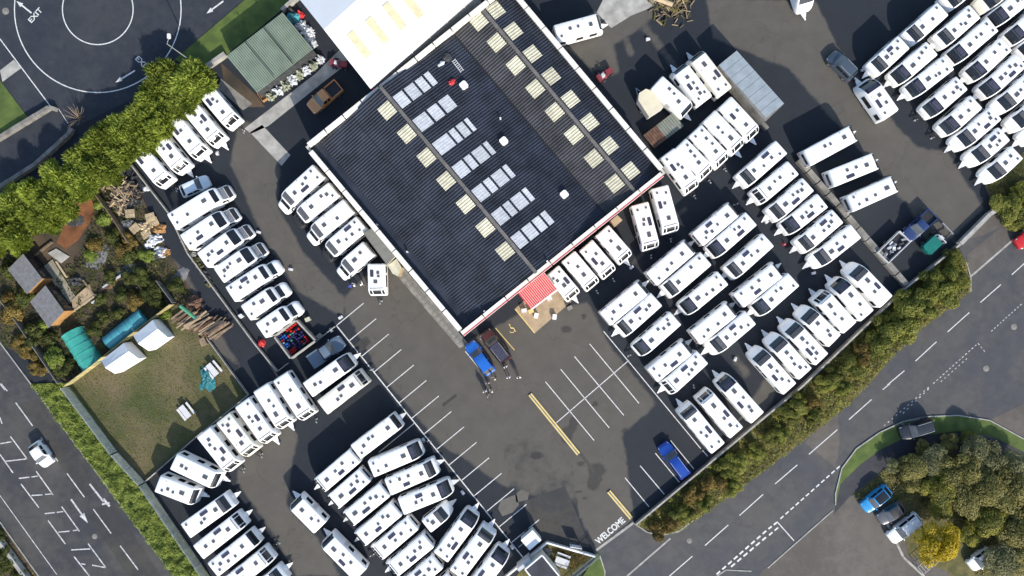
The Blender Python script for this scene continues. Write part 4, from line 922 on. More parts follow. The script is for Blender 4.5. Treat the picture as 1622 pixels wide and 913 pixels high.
# wrapped gas bottle stacks along the green shed
for i in range(8):
    x, y = 413+i*11.2, 140-i*8.2
    p = P(x+18, y+14)
    lump('wrapped_stack', 'plastic-wrapped stack in the row below green shed', 'wrapped stack', p, .5, .55, .9+R.random()*.3, 'scrapw' if i % 2 else 'fgreen_', i+40, 'wrapped stacks along the green shed', .75)
for i, (x, y, m) in enumerate([(468, 30, 'bluetarp'), (478, 45, 'scrapw'), (488, 55, 'scrapw'), (472, 55, 'blacktarp'), (492, 70, 'skywhite'), (462, 20, 'blacktarp'), (477, 25, 'red')]):
    lump('rubbish_heap', ['blue plastic heap by the white warehouse', 'pale plastic heap nearest the blue heap', 'pale plastic heap in the corner by the warehouse wall', 'black plastic heap against green shed', 'grey wrapped bundle at the shed corner', 'black sack behind the blue plastic heap', 'red bundle beside the blue plastic heap'][i], 'rubbish', P(x, y), 1.0 if i < 5 else .5, .8 if i < 5 else .4, .8, m, i+60, None, .4)
bx = thing('timber_box', 'open orange timber box below the green shed', 'box', P(418, 154), rad(-55))
for a in ((-.6, .6, -.4, -.34), (-.6, .6, .34, .4), (-.6, -.54, -.34, .34), (.54, .6, -.34, .34)): MB().box(*a, 0, .6).build('side_board', M['orange_wood'], bx)
MB().box(-.53, .53, -.33, .33, .05, .3).build('base_board', M['orange_wood'], bx)
def flatbox(name, label, cat, pts, z, m, z0=0, group=None):
    q = [P(x, y, z) for x, y in pts]; o = sum(q, Vector())/len(q); o.z = 0
    ob = MB().prism([tuple((p-o)[:2]) for p in q], z0, z).build(name, M[m]); ob.location = o
    return tag(ob, label, cat, group)
# small cream trailer, rusty plank deck, scrap trailer, green machine
tb = thing('box_trailer', 'small cream box trailer with pointed nose', 'trailer', *frame(cl(232, 262), cl(322, 400), 2.0, 2.0)[:2])
MB().prism([(-1.6, -1.05), (.9, -1.05), (1.55, -.5), (1.55, .5), (.9, 1.05), (-1.6, 1.05)], .5, 2.0).build('body', M['whitegrey'], tb); MB().prism([(-1.62, -1.08), (.9, -1.08), (1.6, -.52), (1.6, .52), (.9, 1.08), (-1.62, 1.08)], 2.0, 2.12).build('roof', M['cream'], tb)
for s in (-1, 1): wheel(tb, -.3, s*1.18, .33)
MB().bar((1.5, -.4, .5), (2.6, 0, .5), .08).bar((1.5, .4, .5), (2.6, 0, .5), .08).build('drawbar', M['steel'], tb)
rd = thing('plank_deck', 'rusty green-brown plank deck beside the cream box trailer', 'deck', P(*cl(240, 545)))
q = [P(*cl(*p), 1.2)-rd.location for p in ((240, 545), (430, 400), (490, 480), (310, 630))]
for i in range(14):
    t0, t1 = i/14, (i+.86)/14; a, b = q[1]-q[0], q[3]-q[0]; v = [q[0]+a*t0, q[0]+a*t1, q[0]+a*t1+b, q[0]+a*t0+b]
    MB().prism([tuple(p[:2]) for p in v], 1.05, 1.2+R.random()*.04).build('plank', M['rust' if i < 6 else 'greenroof' if i % 2 else 'concd'], rd)
MB().prism([tuple((p*.96+(q[0]+q[2])*.02)[:2]) for p in q], 0, 1.04).build('frame', M['blackpl'], rd)
tr_ = thing('scrap_trailer', 'white-railed trailer loaded with scrap parts', 'trailer', *frame(c14(335, 465), c14(155, 640), 1, 1)[:2])
MB().box(-1.9, 1.9, -.95, .95, .5, .62).build('bed', M['blackpl'], tr_)
for a in ((-1.9, 1.9, -1.0, -.92), (-1.9, 1.9, .92, 1.0), (-1.98, -1.9, -1.0, 1.0), (1.9, 1.98, -1.0, 1.0)): MB().box(*a, .5, 1.1).build('side_rail', M['whitegrey'], tr_)
for s in (-1, 1): wheel(tr_, -.2, s*1.15, .32)
for k in range(16):
    x, y = R.uniform(-1.6, 1.6), R.uniform(-.7, .7); MB().bar((x, y, .7), (x+R.uniform(-.6, .6), y+R.uniform(-.3, .3), R.uniform(.75, 1.15)), R.uniform(.08, .3)).build('scrap_piece', M[R.choice(['whitegrey', 'blacktarp', 'steel', 'scrapw'])], tr_)
gm = thing('green_loader', 'green compact loader with a front frame near the hedge wall', 'loader', *frame(c14(800, 385), c14(605, 570), .9, .9)[:2])
MB().prism([(-1.9, -.75), (.1, -.75), (.1, .75), (-1.9, .75), (-2.1, .4), (-2.1, -.4)], .5, 1.25).build('bonnet', mat('green_machine_paint', (.008, .14, .115), .4, .1), gm)
MB().box(.12, .9, -.7, .7, .5, 1.1).build('cab_floor', M['blackpl'], gm); MB().box(.2, .6, -.3, .3, 1.1, 1.5, .06).build('seat', M['scrapw'], gm)
for s in (-1, 1): wheel(gm, .6, s*.95, .5, .25); wheel(gm, -1.4, s*.9, .38, .22); MB().bar((.9, s*.6, .7), (2.2, s*.6, .5), .12).build('lift_arm', M['blackpl'], gm)
MB().bar((2.2, -1.0, .5), (2.2, 1.0, .5), .12, .4).build('front_frame', M['steel'], gm)
MB().bar((.15, -.7, 1.1), (.15, -.7, 1.9), .06).bar((.15, .7, 1.1), (.15, .7, 1.9), .06).bar((.15, -.7, 1.9), (.15, .7, 1.9), .08).build('roll_bar', M['whitegrey'], gm)
# red ride-on machines
def ride_on(px, rz, label):
    t = thing('ride_on_mower', label, 'mower', P(*px), rz)
    MB().box(-.1, .9, -.35, .35, .35, .85, .1).build('bonnet', mat('faded_red_metal', (.2, .03, .04), .5, .2, 3), t); MB().box(-.9, -.1, -.5, .5, .35, .55, .05).build('deck', mat('dark_pink_metal', (.28, .07, .08), .5, .2, 3), t)
    MB().box(-.75, -.3, -.25, .25, .55, 1.0, .06).build('seat', M['scrapw'], t); MB().box(-1.3, -.92, -.45, .45, .3, .8, .05).build('collector', MATS['faded_red_metal'], t)
    MB().tube((-.05, 0, .8), (-.2, 0, 1.15), .03).tube((-.22, 0, 1.15), (-.18, 0, 1.18), .2).build('steering_wheel', M['blackpl'], t)
    for s in (-1, 1): wheel(t, .65, s*.55, .22, .15); wheel(t, -.65, s*.68, .32, .2)
ride_on((541, 104), rad(-10), 'red ride-on mower by the white warehouse corner'); ride_on((959, 119), rad(35), 'red ride-on mower on the dark asphalt beside the showroom')

# ---------------------------------------------------------------- gas bottle cage
cg = thing('bottle_cage', 'low walled cage full of gas bottles', 'cage', P(466, 536)); o = cg.location
q = [P(*c5(*p), 1.2) for p in ((205, 325), (415, 165), (605, 365), (365, 540))]
for i in range(4):
    a, b = q[i]-o, q[(i+1) % 4]-o; d = (b-a).normalized()*.1
    MB().bar((a.x+d.x, a.y+d.y, .6), (b.x-d.x, b.y-d.y, .6), .2, 1.2).build('cage_wall', M['kerb' if i != 2 else 'conc'], cg)
a, b = q[1]-q[0], q[3]-q[0]
bm = {k: mat('gas_bottle_'+k, v, .35, .1) for k, v in {'red': (.5, .02, .02), 'blue': (.02, .12, .45), 'navy': (.03, .03, .12), 'pale': (.55, .58, .6), 'green': (.05, .25, .2)}.items()}
proto = MB()
for z0, z1, r0, r1 in ((0, .45, .15, .15), (.45, .55, .15, .08), (.55, .62, .06, .06)): proto.tube((0, 0, z0), (0, 0, z1), r0, r1, 8)
BM = {}
def bottle(k):
    if k not in BM:
        ob = proto.build('gas_bottle', bm[k]); BM[k] = ob.data; bpy.data.objects.remove(ob)
    return BM[k]
zones = {(0, 0): 'blue', (0, 1): 'blue', (1, 0): 'red', (0, 2): 'red', (2, 0): 'red', (2, 1): 'navy', (1, 1): 'navy', (1, 2): 'navy', (2, 2): 'red'}
for i in range(9):
    for j in range(9):
        if R.random() < .2: continue
        s, t = (i+.9)/10.6+R.uniform(-.012, .012), (j+.9)/10.6+R.uniform(-.012, .012)
        k = zones[(i//3, j//3)]
        if R.random() < .33: k = R.choice(['pale', 'navy', 'navy', 'navy', 'green', 'red'])
        p = Vector((q[0].x, q[0].y, 0))+Vector((a.x, a.y, 0))*s+Vector((b.x, b.y, 0))*t
        ob = bpy.data.objects.new('gas_bottle', bottle(k)); COL.objects.link(ob); ob.location = (p.x, p.y, .0)
        tag(ob, {'red': 'red gas bottle', 'blue': 'bright blue gas bottle', 'navy': 'dark navy gas bottle', 'pale': 'pale gas bottle', 'green': 'green gas bottle'}[k]+' standing in the walled cage', 'gas bottle', 'gas bottles in the cage, '+k)

# ---------------------------------------------------------------- walls, fences, barriers
def low_wall(name, label, pts, h, w, m, seg=2.0, cap=None, cat='wall', gap=.03):
    q = [P(x, y) for x, y in pts]; t = thing(name, label, cat, q[0]); o = q[0]
    for a, b in zip(q, q[1:]):
        n = max(1, round((b-a).length/seg)); d = (b-a)/n; g_ = d.normalized()*gap/2
        for i in range(n):
            p, r = a+d*i-o+g_, a+d*(i+1)-o-g_; hh = h+R.uniform(-.02, .02)
            MB().bar((p.x, p.y, hh/2), (r.x, r.y, hh/2), w, hh).build('wall_block' if not cap else 'wall_panel', M[m], t)
            if cap: MB().bar((p.x, p.y, h+.045), (r.x, r.y, h+.045), w+.08, .07).build('coping', M[cap], t)
    return t
low_wall('block_barrier', 'concrete block barrier between storage lane and caravans', [(1262, 254), (1432, 452)], .75, .75, 'concd', 2.0, gap=.14, cat='barrier')
low_wall('block_barrier', 'weathered block barrier along the blue-grey sheet roof', [(1160, 146), (1213, 207)], .75, .6, 'concd', 2.0, gap=.12, cat='barrier')
low_wall('hedge_wall', 'long low wall between the caravans and hedge', [(1005, 829), (1217, 652), (1266, 612), (1430, 456), (1515, 388)], .75, .14, 'concd', 2.5, 'kerb')
low_wall('stone_wall', 'broad pale wall by the green loader', [(1516, 387), (1563, 340), (1622, 300)], .8, .5, 'conc', 2.5)
low_wall('motorhome_wall', 'low grey wall behind the motorhome column', [(209, 260), (271, 340), (300, 402), (402, 540), (441, 588)], .6, .16, 'kerb', 2.2)
low_wall('cage_wall', 'low pale wall from gas cage to parking bays', [(441, 588), (458, 575)], .5, .1, 'kerb', 2.2); low_wall('cage_wall', 'low pale wall beside the slate flatbed truck', [(500, 542), (532, 517)], .5, .1, 'kerb', 2.2)
low_wall('paddock_wall', 'thin pale wall along the paddock\'s lane side', [(330, 536), (395, 625), (311, 693), (231, 763)], .5, .1, 'kerb', 2.4)
low_wall('plot_wall', 'white-topped wall round the corner plot', [(800, 912), (866, 857), (942, 879)], .7, .14, 'whitegrey', 3, 'white')
low_wall('roadside_wall', 'weathered wall beside the turning circle road', [(-20, 232), (0, 222), (82, 172), (92, 175)], .7, .5, 'concd', 2.2); low_wall('roadside_wall', 'dark wall below the conifer hedge\'s far end', [(0, 300), (60, 262), (112, 215), (118, 205)], .7, .5, 'concd', 2.2)
low_wall('shed_wall', 'grey wall at the green shed corner', [(317, 118), (360, 88)], .9, .5, 'conc', 2.0); low_wall('shed_wall', 'grey wall between green shed and white warehouse', [(449, 20), (476, -4)], .9, .4, 'conc', 2.0)
low_wall('plank_rail', 'dark timber rail above the five caravans', [(1042, 258), (1085, 226), (1150, 165), (1175, 140)], .5, .3, 'blacktarp', 3)
def fence(name, label, pts, h, m='steel', pale=.16, lean=0):
    q = [P(x, y) for x, y in pts]; t = thing(name, label, 'fence', q[0]); o = q[0]
    for a, b in zip(q, q[1:]):
        n = max(1, round((b-a).length/2.7)); d = (b-a)/n
        for i in range(n+1):
            p = a+d*i-o; MB().bar((p.x, p.y, 0), (p.x, p.y, h), .09).build('post', M[m], t)
        for i in range(n):
            p, r = a+d*i-o, a+d*(i+1)-o; k = int((r-p).length/pale); mb = MB()
            for z in (.35, h-.3): mb.bar((p.x, p.y, z), (r.x, r.y, z), .05)
            for j in range(1, k):
                s = p+(r-p)*j/k; mb.bar((s.x, s.y, .06), (s.x, s.y, h), .07, .03)
            mb.build('pale_panel', M[m], t)
    return t
M['fsteel'] = mat('pale_galvanised_fence', (.50, .52, .52), .6, .15, 2)
M['fgreen'] = mat('pale_green_steel', (.25, .30, .28), .5, .15, 2)
fence('palisade_fence', 'grey palisade fence along the road verge', [(110, 613), (187, 716), (231, 764), (336, 918)], 1.8, 'fsteel', .11)
fence('palisade_fence', 'pale green palisade fence at the corner plot', [(946, 876), (905, 910), (880, 930)], 1.9, 'fgreen')
def board_fence(name, label, pts, h, m, bw=.9):
    q = [P(x, y) for x, y in pts]; t = thing(name, label, 'fence', q[0]); o = q[0]
    for a, b in zip(q, q[1:]):
        n = max(1, round((b-a).length/bw)); d = (b-a)/n; g_ = d*.02
        for i in range(n):
            p, r = a+d*i-o+g_, a+d*(i+1)-o-g_; MB().bar((p.x, p.y, h/2), (r.x, r.y, h/2), .07, h+R.uniform(-.02, .02)).build('board', M[m], t)
    return t
M['yellowwood'] = mat('yellow_green_timber', (.34, .29, .13), .8, .2, 2, rnd=.15)
board_fence('board_fence', 'yellowish timber board fence between garden and paddock', [(112, 610), (155, 578), (210, 534), (278, 482)], 1.5, 'yellowwood')
board_fence('board_fence', 'dark timber fence between garden and timber pile', [(155, 305), (185, 345), (210, 385)], 1.3, 'wood'); board_fence('board_fence', 'weathered fence among shrubs beside garden road edge', [(0, 462), (35, 510), (100, 606)], 1.2, 'concd'); board_fence('board_fence', 'short grey fence by the timber stack', [(254, 445), (280, 480)], 1.2, 'concd')
low_wall('far_wall', 'pale wall at the far side of the main road', [(-6, 840), (48, 913), (60, 930)], .9, .45, 'conc', 2.2)

for x, y, rx, ry, lb, rt in [(156, 408, 1.9, 1.2, 'dark blue ground sheet in the garden beds', .8), (203, 432, 1.7, 1.0, 'dark sheet beside the white pipe in the garden', .4), (285, 440, 1.6, .8, 'dark sheet by the lane in the garden corner', .9), (120, 350, 1.2, .9, 'black sheet on the orange clay', .3)]:
    lump('ground_sheet', lb, 'sheet', P(x, y), rx, ry, .16, 'slate' if x > 150 else 'blacktarp', int(x), None, .22, rt)
# ---------------------------------------------------------------- street lamp
lp = thing('street_lamp', 'tall grey street lamp beside the turning circle', 'street lamp', P(313, 104)); d_ = Vector((.25, .6, 0))
MB().tube((0, 0, 0), (0, 0, 1.2), .12).tube((0, 0, 1.2), (0, 0, 8), .075, .055).build('column', M['steel'], lp)
MB().bar((0, 0, 7.95), (d_.x, d_.y, 8.1), .06).build('bracket', M['steel'], lp); MB().box(.10, .50, .55, 1.15, 8.05, 8.2, .06).build('lantern', M['whitegrey'], lp)

# ---------------------------------------------------------------- garden sheds, tunnels, gazebos, timber
cs_ = crop(0, 380, S6); cq = crop(80, 460, S6); cw = crop(240, 440, S6); cz = crop(140, 260, S6)
for lb, pts in (('grey-roofed garden shed farther from the green polytunnel', [(225, 135), (410, 375), (235, 525), (60, 285)]), ('grey-roofed garden shed nearer the green polytunnel', [(440, 440), (620, 690), (450, 845), (275, 600)])):
    q = [P(*cs_(*p), 2.5) for p in pts]; o = Vector((q[0].x, q[0].y, 0)); t = thing('garden_shed', lb, 'shed', o); q = [p-o for p in q]; a, b = q[1]-q[0], q[3]-q[0]; cc_ = (q[0]+q[2])/2
    k = [cc_+(p-cc_)*.93 for p in q]
    for i in range(4):
        p, r = k[i], k[(i+1) % 4]; MB().bar((p.x, p.y, 1.1), (r.x, r.y, 1.1), .08, 2.2).build('wall', M['blackpl' if i == 0 else 'orange_wood'], t)
    for i in range(3):
        p, r = k[0]+(k[1]-k[0])*(.08+.3*i), k[0]+(k[1]-k[0])*(.32+.3*i); n_ = (q[0]-q[3]).normalized()*.05; MB().bar((p.x+n_.x, p.y+n_.y, 1.15), (r.x+n_.x, r.y+n_.y, 1.15), .03, 1.6).build('glazed_door', M['glass'], t)
    for i in range(11):
        t0, t1 = i/11, (i+1)/11; vs = [b*t0, a+b*t0, a+b*t1, b*t1]; zz = [2.55-.35*t0+.0, 2.55-.35*t0, 2.55-.35*t1+.035, 2.55-.35*t1+.035]
        vs = [Vector((v.x, v.y, z)) for v, z in zip(vs, zz)]; MB().add(vs+[v-Vector((0, 0, .06)) for v in vs], [(0, 1, 2, 3), (7, 6, 5, 4), (0, 4, 5, 1), (2, 6, 7, 3), (1, 5, 6, 2), (3, 7, 4, 0)]).build('shingle_course', M['slate'], t)
def gaz(lb, pts):
    q = [P(*cq(*p), 2.0) for p in pts]; o = sum(q, Vector())/4; o.z = 0; t = thing('white_gazebo', lb, 'gazebo', o, 0, 'gazebos on the paddock')
    q = [p-o for p in q]; e0, e1 = (q[0]+q[3])/2, (q[1]+q[2])/2; e0.z = e1.z = 2.65
    for p in q: MB().bar((p.x*.94, p.y*.94, 0), (p.x*.94, p.y*.94, 2.0), .06).build('leg', M['whitegrey'], t)
    for a, b, c2, d2 in ((q[0], q[1], e1, e0), (q[3], q[2], e1, e0)):
        vs = [Vector((v.x, v.y, 2.0 if v.z < 2.5 else 2.65)) for v in (a, b, c2, d2)]; MB().add(vs+[v-Vector((0, 0, .03)) for v in vs], [(0, 1, 2, 3), (7, 6, 5, 4), (0, 4, 5, 1), (1, 5, 6, 2), (3, 7, 4, 0)]).build('roof_canvas', M['gazebo'], t)
        lo = [Vector((a.x, a.y, 2.0)), Vector((b.x, b.y, 2.0)), Vector((b.x, b.y, .15)), Vector((a.x, a.y, .15))]; MB().add(lo, [(0, 1, 2, 3)]).build('side_canvas', M['gazebo'], t)
    for a, b, e in ((q[0], q[3], e0), (q[1], q[2], e1)): MB().add([Vector((a.x, a.y, .15)), Vector((b.x, b.y, .15)), Vector((b.x, b.y, 2.0)), Vector((e.x, e.y, 2.62)), Vector((a.x, a.y, 2.0))], [(0, 1, 2, 3, 4)]).build('end_canvas', M['gazebo'], t)
gaz('white canvas gazebo nearer the green polytunnel', [(490, 678), (705, 508), (855, 662), (620, 805)]); gaz('white canvas gazebo nearer the timber stack', [(798, 440), (985, 285), (1130, 455), (945, 585)])
def tunnel(name, label, a, b, w, m, rot=0):
    p, q = P(*a, .8), P(*b, .8); d = q-p; L = d.length; c_ = (p+q)/2; t = thing(name, label, 'polytunnel', (c_.x, c_.y, 0), math.atan2(d.y, d.x)); n = 12; ns = 10; mb = MB(); vs = []
    rr = random.Random(5)
    for i in range(ns+1):
        for j in range(n+1):
            an_ = math.pi*j/n; k = 1-.025*(i % 2)+rr.uniform(-.012, .012); vs.append((-L/2+L*i/ns, -w/2*math.cos(an_)*k, (w/2*.95*math.sin(an_))*k))
    mb.add(vs, [(i*(n+1)+j, (i+1)*(n+1)+j, (i+1)*(n+1)+j+1, i*(n+1)+j+1) for i in range(ns) for j in range(n)]); mb.build('cover', M[m], t, smooth=True)
    for i in (0, ns): MB().add(vs[i*(n+1):(i+1)*(n+1)], [tuple(range(n+1))]).build('end_sheet', M[m], t)
    for i in range(0, ns+1, 2):
        mb = MB()
        for j in range(n):
            u, v = Vector(vs[i*(n+1)+j]), Vector(vs[i*(n+1)+j+1]); mb.bar(u*1.01, v*1.01, .05)
        mb.build('hoop', M[m], t)
tunnel('polytunnel', 'green polytunnel beside the garden sheds', cq(185, 410), cq(390, 740), 3.0, 'teal'); tunnel('polytunnel', 'blue-green polytunnel behind the gazebos', cq(540, 515), cq(880, 245), 2.3, 'bluetarp')
# decking and patio clutter
dk = thing('garden_deck', 'pale timber deck between garden sheds and beds', 'deck', P(*cs_(600, 420))); o = dk.location
q = [P(*cs_(*p))-o for p in ((430, 260), (515, 190), (745, 560), (660, 640))]
for i in range(9):
    t0, t1 = i/9, (i+.9)/9; a, b = q[1]-q[0], q[2]-q[1]; v = [q[0]+a*t0, q[0]+a*t1, q[0]+a*t1+b, q[0]+a*t0+b]; MB().prism([tuple(p[:2]) for p in v], .05, .22).build('deck_plank', mat('grey_deck_timber', (.27, .25, .19), .8, .2, 2, rnd=.1), dk)
flatbox('raised_bed', 'tan sandy bed with pale edging by the lower shed', 'planter', [cs_(700, 660), cs_(690, 580), (cs_(860, 430)), cs_(900, 530), cs_(780, 640)], .3, 'tan')
for nm, a, b, lb in [('edge_beam', (700, 690), (930, 530), 'pale timber beam edging the sandy bed'), ('edge_beam', (880, 610), (945, 570), 'white plank lying outside the sandy bed'), ('edge_beam', (800, 390), (910, 540), 'grey beam at the sandy bed\'s far side'), ('edge_beam', (540, 210), (640, 360), 'pale beam along the garden deck edge'), ('edge_beam', (990, 460), (1230, 300), 'white pipe lying on rusty boards'), ('edge_beam', (330, 150), (500, 20), 'long timber beam above the farther shed')]:
    p, q_ = P(*cs_(*a), .3), P(*cs_(*b), .3); c_ = (p+q_)/2; ob = MB().bar(p-c_, q_-c_, .22, .3).tube(p-c_, p-c_+(q_-p)*.02, .1).build(nm, M['pale_wood' if 'pale' in lb else 'scrapw' if 'white' in lb else 'wood']); ob.location = (c_.x, c_.y, .2); tag(ob, lb, 'beam')
flatbox('slab_base', 'grey broken slab base above the garden deck', 'slab', [cs_(460, 130), cs_(540, 85), cs_(665, 160), cs_(585, 225)], .2, 'conc')
lump('rusty_board_heap', 'rusty boards heaped under the white pipe', 'boards', P(*cs_(1060, 430)), 1.9, .5, .25, 'rust', 8, rot=rad(34))
lump('black_bench', 'black garden seat frame beside the deck', 'seat', P(*cs_(740, 400)), .9, .55, .5, 'blacktarp', 9, rough=.5)
# heap of split timber, pallets
hp = thing('timber_pile', 'heap of broken timber and logs under the conifer hedge', 'timber pile', P(*cz(300, 300), 0)); o = hp.location
base_mesh = {}
def plank_mesh(m, L_, w, h):
    k = (m, L_, w, h)
    if k not in base_mesh:
        ob = MB().box(-L_/2, L_/2, -w/2, w/2, -h/2, h/2).build('plank', M[m]); base_mesh[k] = ob.data; bpy.data.objects.remove(ob)
    return base_mesh[k]
for i in range(170):
    u, v = R.gauss(0, 1), R.gauss(0, 1); x, y = 330+u*90, 300+v*95; p = P(*cz(x, y))-o
    m = R.choice(['pale_wood', 'wood', 'wood', 'blacktarp', 'tan']) if x < 400 else R.choice(['wood', 'blacktarp', 'blacktarp'])
    ob = bpy.data.objects.new('plank', plank_mesh(m, R.choice([.7, 1.0, 1.5]), R.choice([.12, .2]), .1)); COL.objects.link(ob); ob.parent = hp
    ob.location = (p.x, p.y, .15+R.random()*.9*math.exp(-(u*u+v*v)/2)); ob.rotation_euler = (R.uniform(-.5, .5), R.uniform(-.4, .4), R.uniform(0, 3.14))
def pallet(px, rz, z, label, tilt=0):
    t = thing('pallet', label, 'pallet', P(*px)+Vector((0, 0, z)), rz); t.rotation_euler = (tilt, 0, rz)
    for k in range(7): MB().box(-.6, .6, -.5+k*.155, -.39+k*.155, .11, .14).build('deck_board', M['pale_wood'], t)
    for k in (-.45, 0, .45): MB().box(k-.05, k+.05, -.5, .54, 0, .105).build('bearer', M['pale_wood'], t)
for i, (x, y, rz, z, lb) in enumerate([(430, 485, 5, .6, 'pallet leaning highest on the timber heap'), (620, 520, 15, .5, 'pallet nearest the motorhome wall on the heap'), (465, 625, 40, .3, 'pallet beside the blue-grey sack'), (570, 680, 25, .15, 'pallet lowest on the heap by white scrap'), (640, 560, 25, .2, 'pallet half under another near the motorhome wall')]): pallet(cz(x, y), rad(rz), z, lb)
for x, y, m, lb, s in [(385, 580, 'slate', 'blue-grey sack beside the pallets', .8), (590, 780, 'white', 'white tub lying below the pallets', .6), (650, 730, 'scrapw', 'grey scrap plastic below the pallets', .9), (690, 850, 'scrapw', 'grey scrap plastic by the orange crate', .9), (735, 850, 'orange_wood', 'orange broken crate in the scrap', .7), (640, 890, 'blacktarp', 'black scrap heap at the lane edge', .8), (690, 620, 'orange_wood', 'reddish timber offcuts by the pallets', .8), (550, 600, 'pale_wood', 'pale timber offcuts between the pallets', .9), (560, 240, 'scrapw', 'pale sack at the motorhome wall', .45), (420, 380, 'blacktarp', 'black sack in the timber heap', .8)]:
    lump('scrap_heap', lb, 'scrap', P(*cz(x, y)), s, s*.75, s*.5, m, int(x), None, .5)
ts = thing('timber_stack', 'long stack of weathered timber in the paddock corner', 'timber stack', P(*cw(470, 430))); o = ts.location
for i in range(58):
    t = i/57; x, y = 240+t*360+R.uniform(-15, 15), 380+t*150+R.uniform(-25, 25); p = P(*cw(x-5, y+10))-o
    ob = bpy.data.objects.new('plank', plank_mesh(R.choice(['wood', 'wood', 'tan', 'rust', 'wood']), R.choice([2.4, 3.0, 3.4]), R.choice([.15, .22]), .1)); COL.objects.link(ob); ob.parent = ts
    q_ = P(*cw(x+45+t*60, y-20))-o; ob.location = (q_.x, q_.y, .1+R.random()*1.0); ob.rotation_euler = (0, R.uniform(-.08, .08), rad(35)+R.uniform(-.15, .15))
gt = thing('green_pipe', 'green plastic pipe lying on the timber stack', 'pipe', P(*cw(400, 320), 0)); MB().tube((-.95, .65, 1.45), (.95, -.85, 1.45), .22, n=12).build('pipe', mat('green_plastic', (.08, .3, .16), .35, .15), gt)
for s in (-1, 1): MB().tube((s*.95, -.1-s*.75, 1.45), (s*.98, -.1-s*.775, 1.45), .235, n=12).build('pipe_collar', M['tealtarp'], gt)
lump('brown_tarp', 'brown tarpaulin over the timber stack end', 'tarpaulin', P(*cw(415, 235)), 1.0, .9, 1.0, 'rust', 77); flatbox('brown_crate', 'brown crate below the timber stack', 'crate', [cw(455, 600), cw(500, 570), cw(535, 640), cw(480, 665)], .6, 'wood')
def bench(px, rz, lb):
    t = thing('picnic_table', lb, 'picnic table', P(*px), rz)
    for k in range(4): MB().box(-.9, .9, -.38+k*.195, -.2+k*.195, .7, .75).build('top_board', M['whitegrey'], t)
    for s in (-1, 1):
        MB().box(-.9, .9, s*.72-.14, s*.72+.14, .42, .47).build('seat_board', M['whitegrey'], t)
        MB().bar((s*.6, -.7, .02), (s*.6, -.2, .7), .07).bar((s*.6, .7, .02), (s*.6, .2, .7), .07).bar((s*.6, -.75, .40), (s*.6, .75, .40), .07).build('leg_frame', M['wood'], t)
bench((340, 585), rad(-50), 'grey picnic table beside the teal tarpaulin'); bench((297, 651), rad(-52), 'grey picnic table alone on the paddock'); bench((890, 886), rad(-20), 'pale picnic table in the corner plot')
lump('teal_tarpaulin', 'crumpled teal tarpaulin on the paddock', 'tarpaulin', P(329, 600), .9, 1.5, .5, 'tealtarp', 31, None, .5)
lump('red_reel', 'red cable reel at the lane wall', 'reel', P(*cw(1065, 632)), .5, .5, .4, 'red', 32); flatbox('white_crate', 'white crate between two motorhomes at the wall', 'crate', [cw(830, 365), cw(862, 348), cw(885, 372), cw(855, 395)], .5, 'whitegrey')
for i in range(9):
    t = i/8; p = P(288+t*45, 375+t*75); lump('wall_rubble', 'small rubble heap along the motorhome wall', 'rubble', p, .5, .35, .3, R.choice(['concd', 'leafpile', 'kerb', 'blacktarp']), 200+i, 'rubble heaps along the motorhome wall', .5)
# corner plot office, trailer and bench
ck = crop(780, 780, 6.865)
of = thing('corner_office', 'small dark-roofed building in the corner plot', 'building', P(*ck(540, 690), 0)); o = of.location
q = [P(*ck(*p), 2.8)-o for p in ((540, 685), (745, 935), (560, 1090), (215, 945))]; q[3] = q[0]+(q[2]-q[1])
MB().prism([tuple(p[:2]) for p in q], 0, 2.7).build('wall', M['wallw'], of); MB().prism([tuple((p*.97+(q[0]+q[2])*.015)[:2]) for p in q], 2.7, 2.76).build('flat_roof', M['dark_roof'], of)
for i in range(4): MB().bar(Vector((q[i].x, q[i].y, 2.78)), Vector((q[(i+1) % 4].x, q[(i+1) % 4].y, 2.78)), .16, .16).build('roof_trim', M['white'], of)
flatbox('glass_porch', 'grey glazed porch roof beside the corner office', 'porch', [ck(265, 840), ck(400, 725), ck(425, 760), ck(290, 865)], 2.2, 'skywhite', 0)
tv = thing('white_trailer', 'white box trailer by the boundary line', 'trailer', *frame(ck(362, 572), ck(480, 470), 1.7, 1.7)[:2]); MB().box(-1.0, 1.0, -.85, .85, .45, 1.75, .04).build('body', M['white'], tv); MB().bar((1.0, 0, .45), (2.1, 0, .45), .07).build('drawbar', M['steel'], tv)
for s in (-1, 1): wheel(tv, -.1, s*1.0, .3)
lump('plot_rubble', 'grey bins and stones inside the corner plot', 'bins', P(*ck(580, 640)), .7, .5, .5, 'concd', 91, None, .5)
sg = thing('white_sign', 'white sign board standing outside the corner plot wall', 'sign', P(*ck(898, 560)), rad(-10)); MB().box(-.75, .75, -.04, .04, .5, 1.5).build('board', M['white'], sg)
for s in (-.6, .6): MB().bar((s, .08, 0), (s, .08, 1.4), .06).build('post', M['steel'], sg)
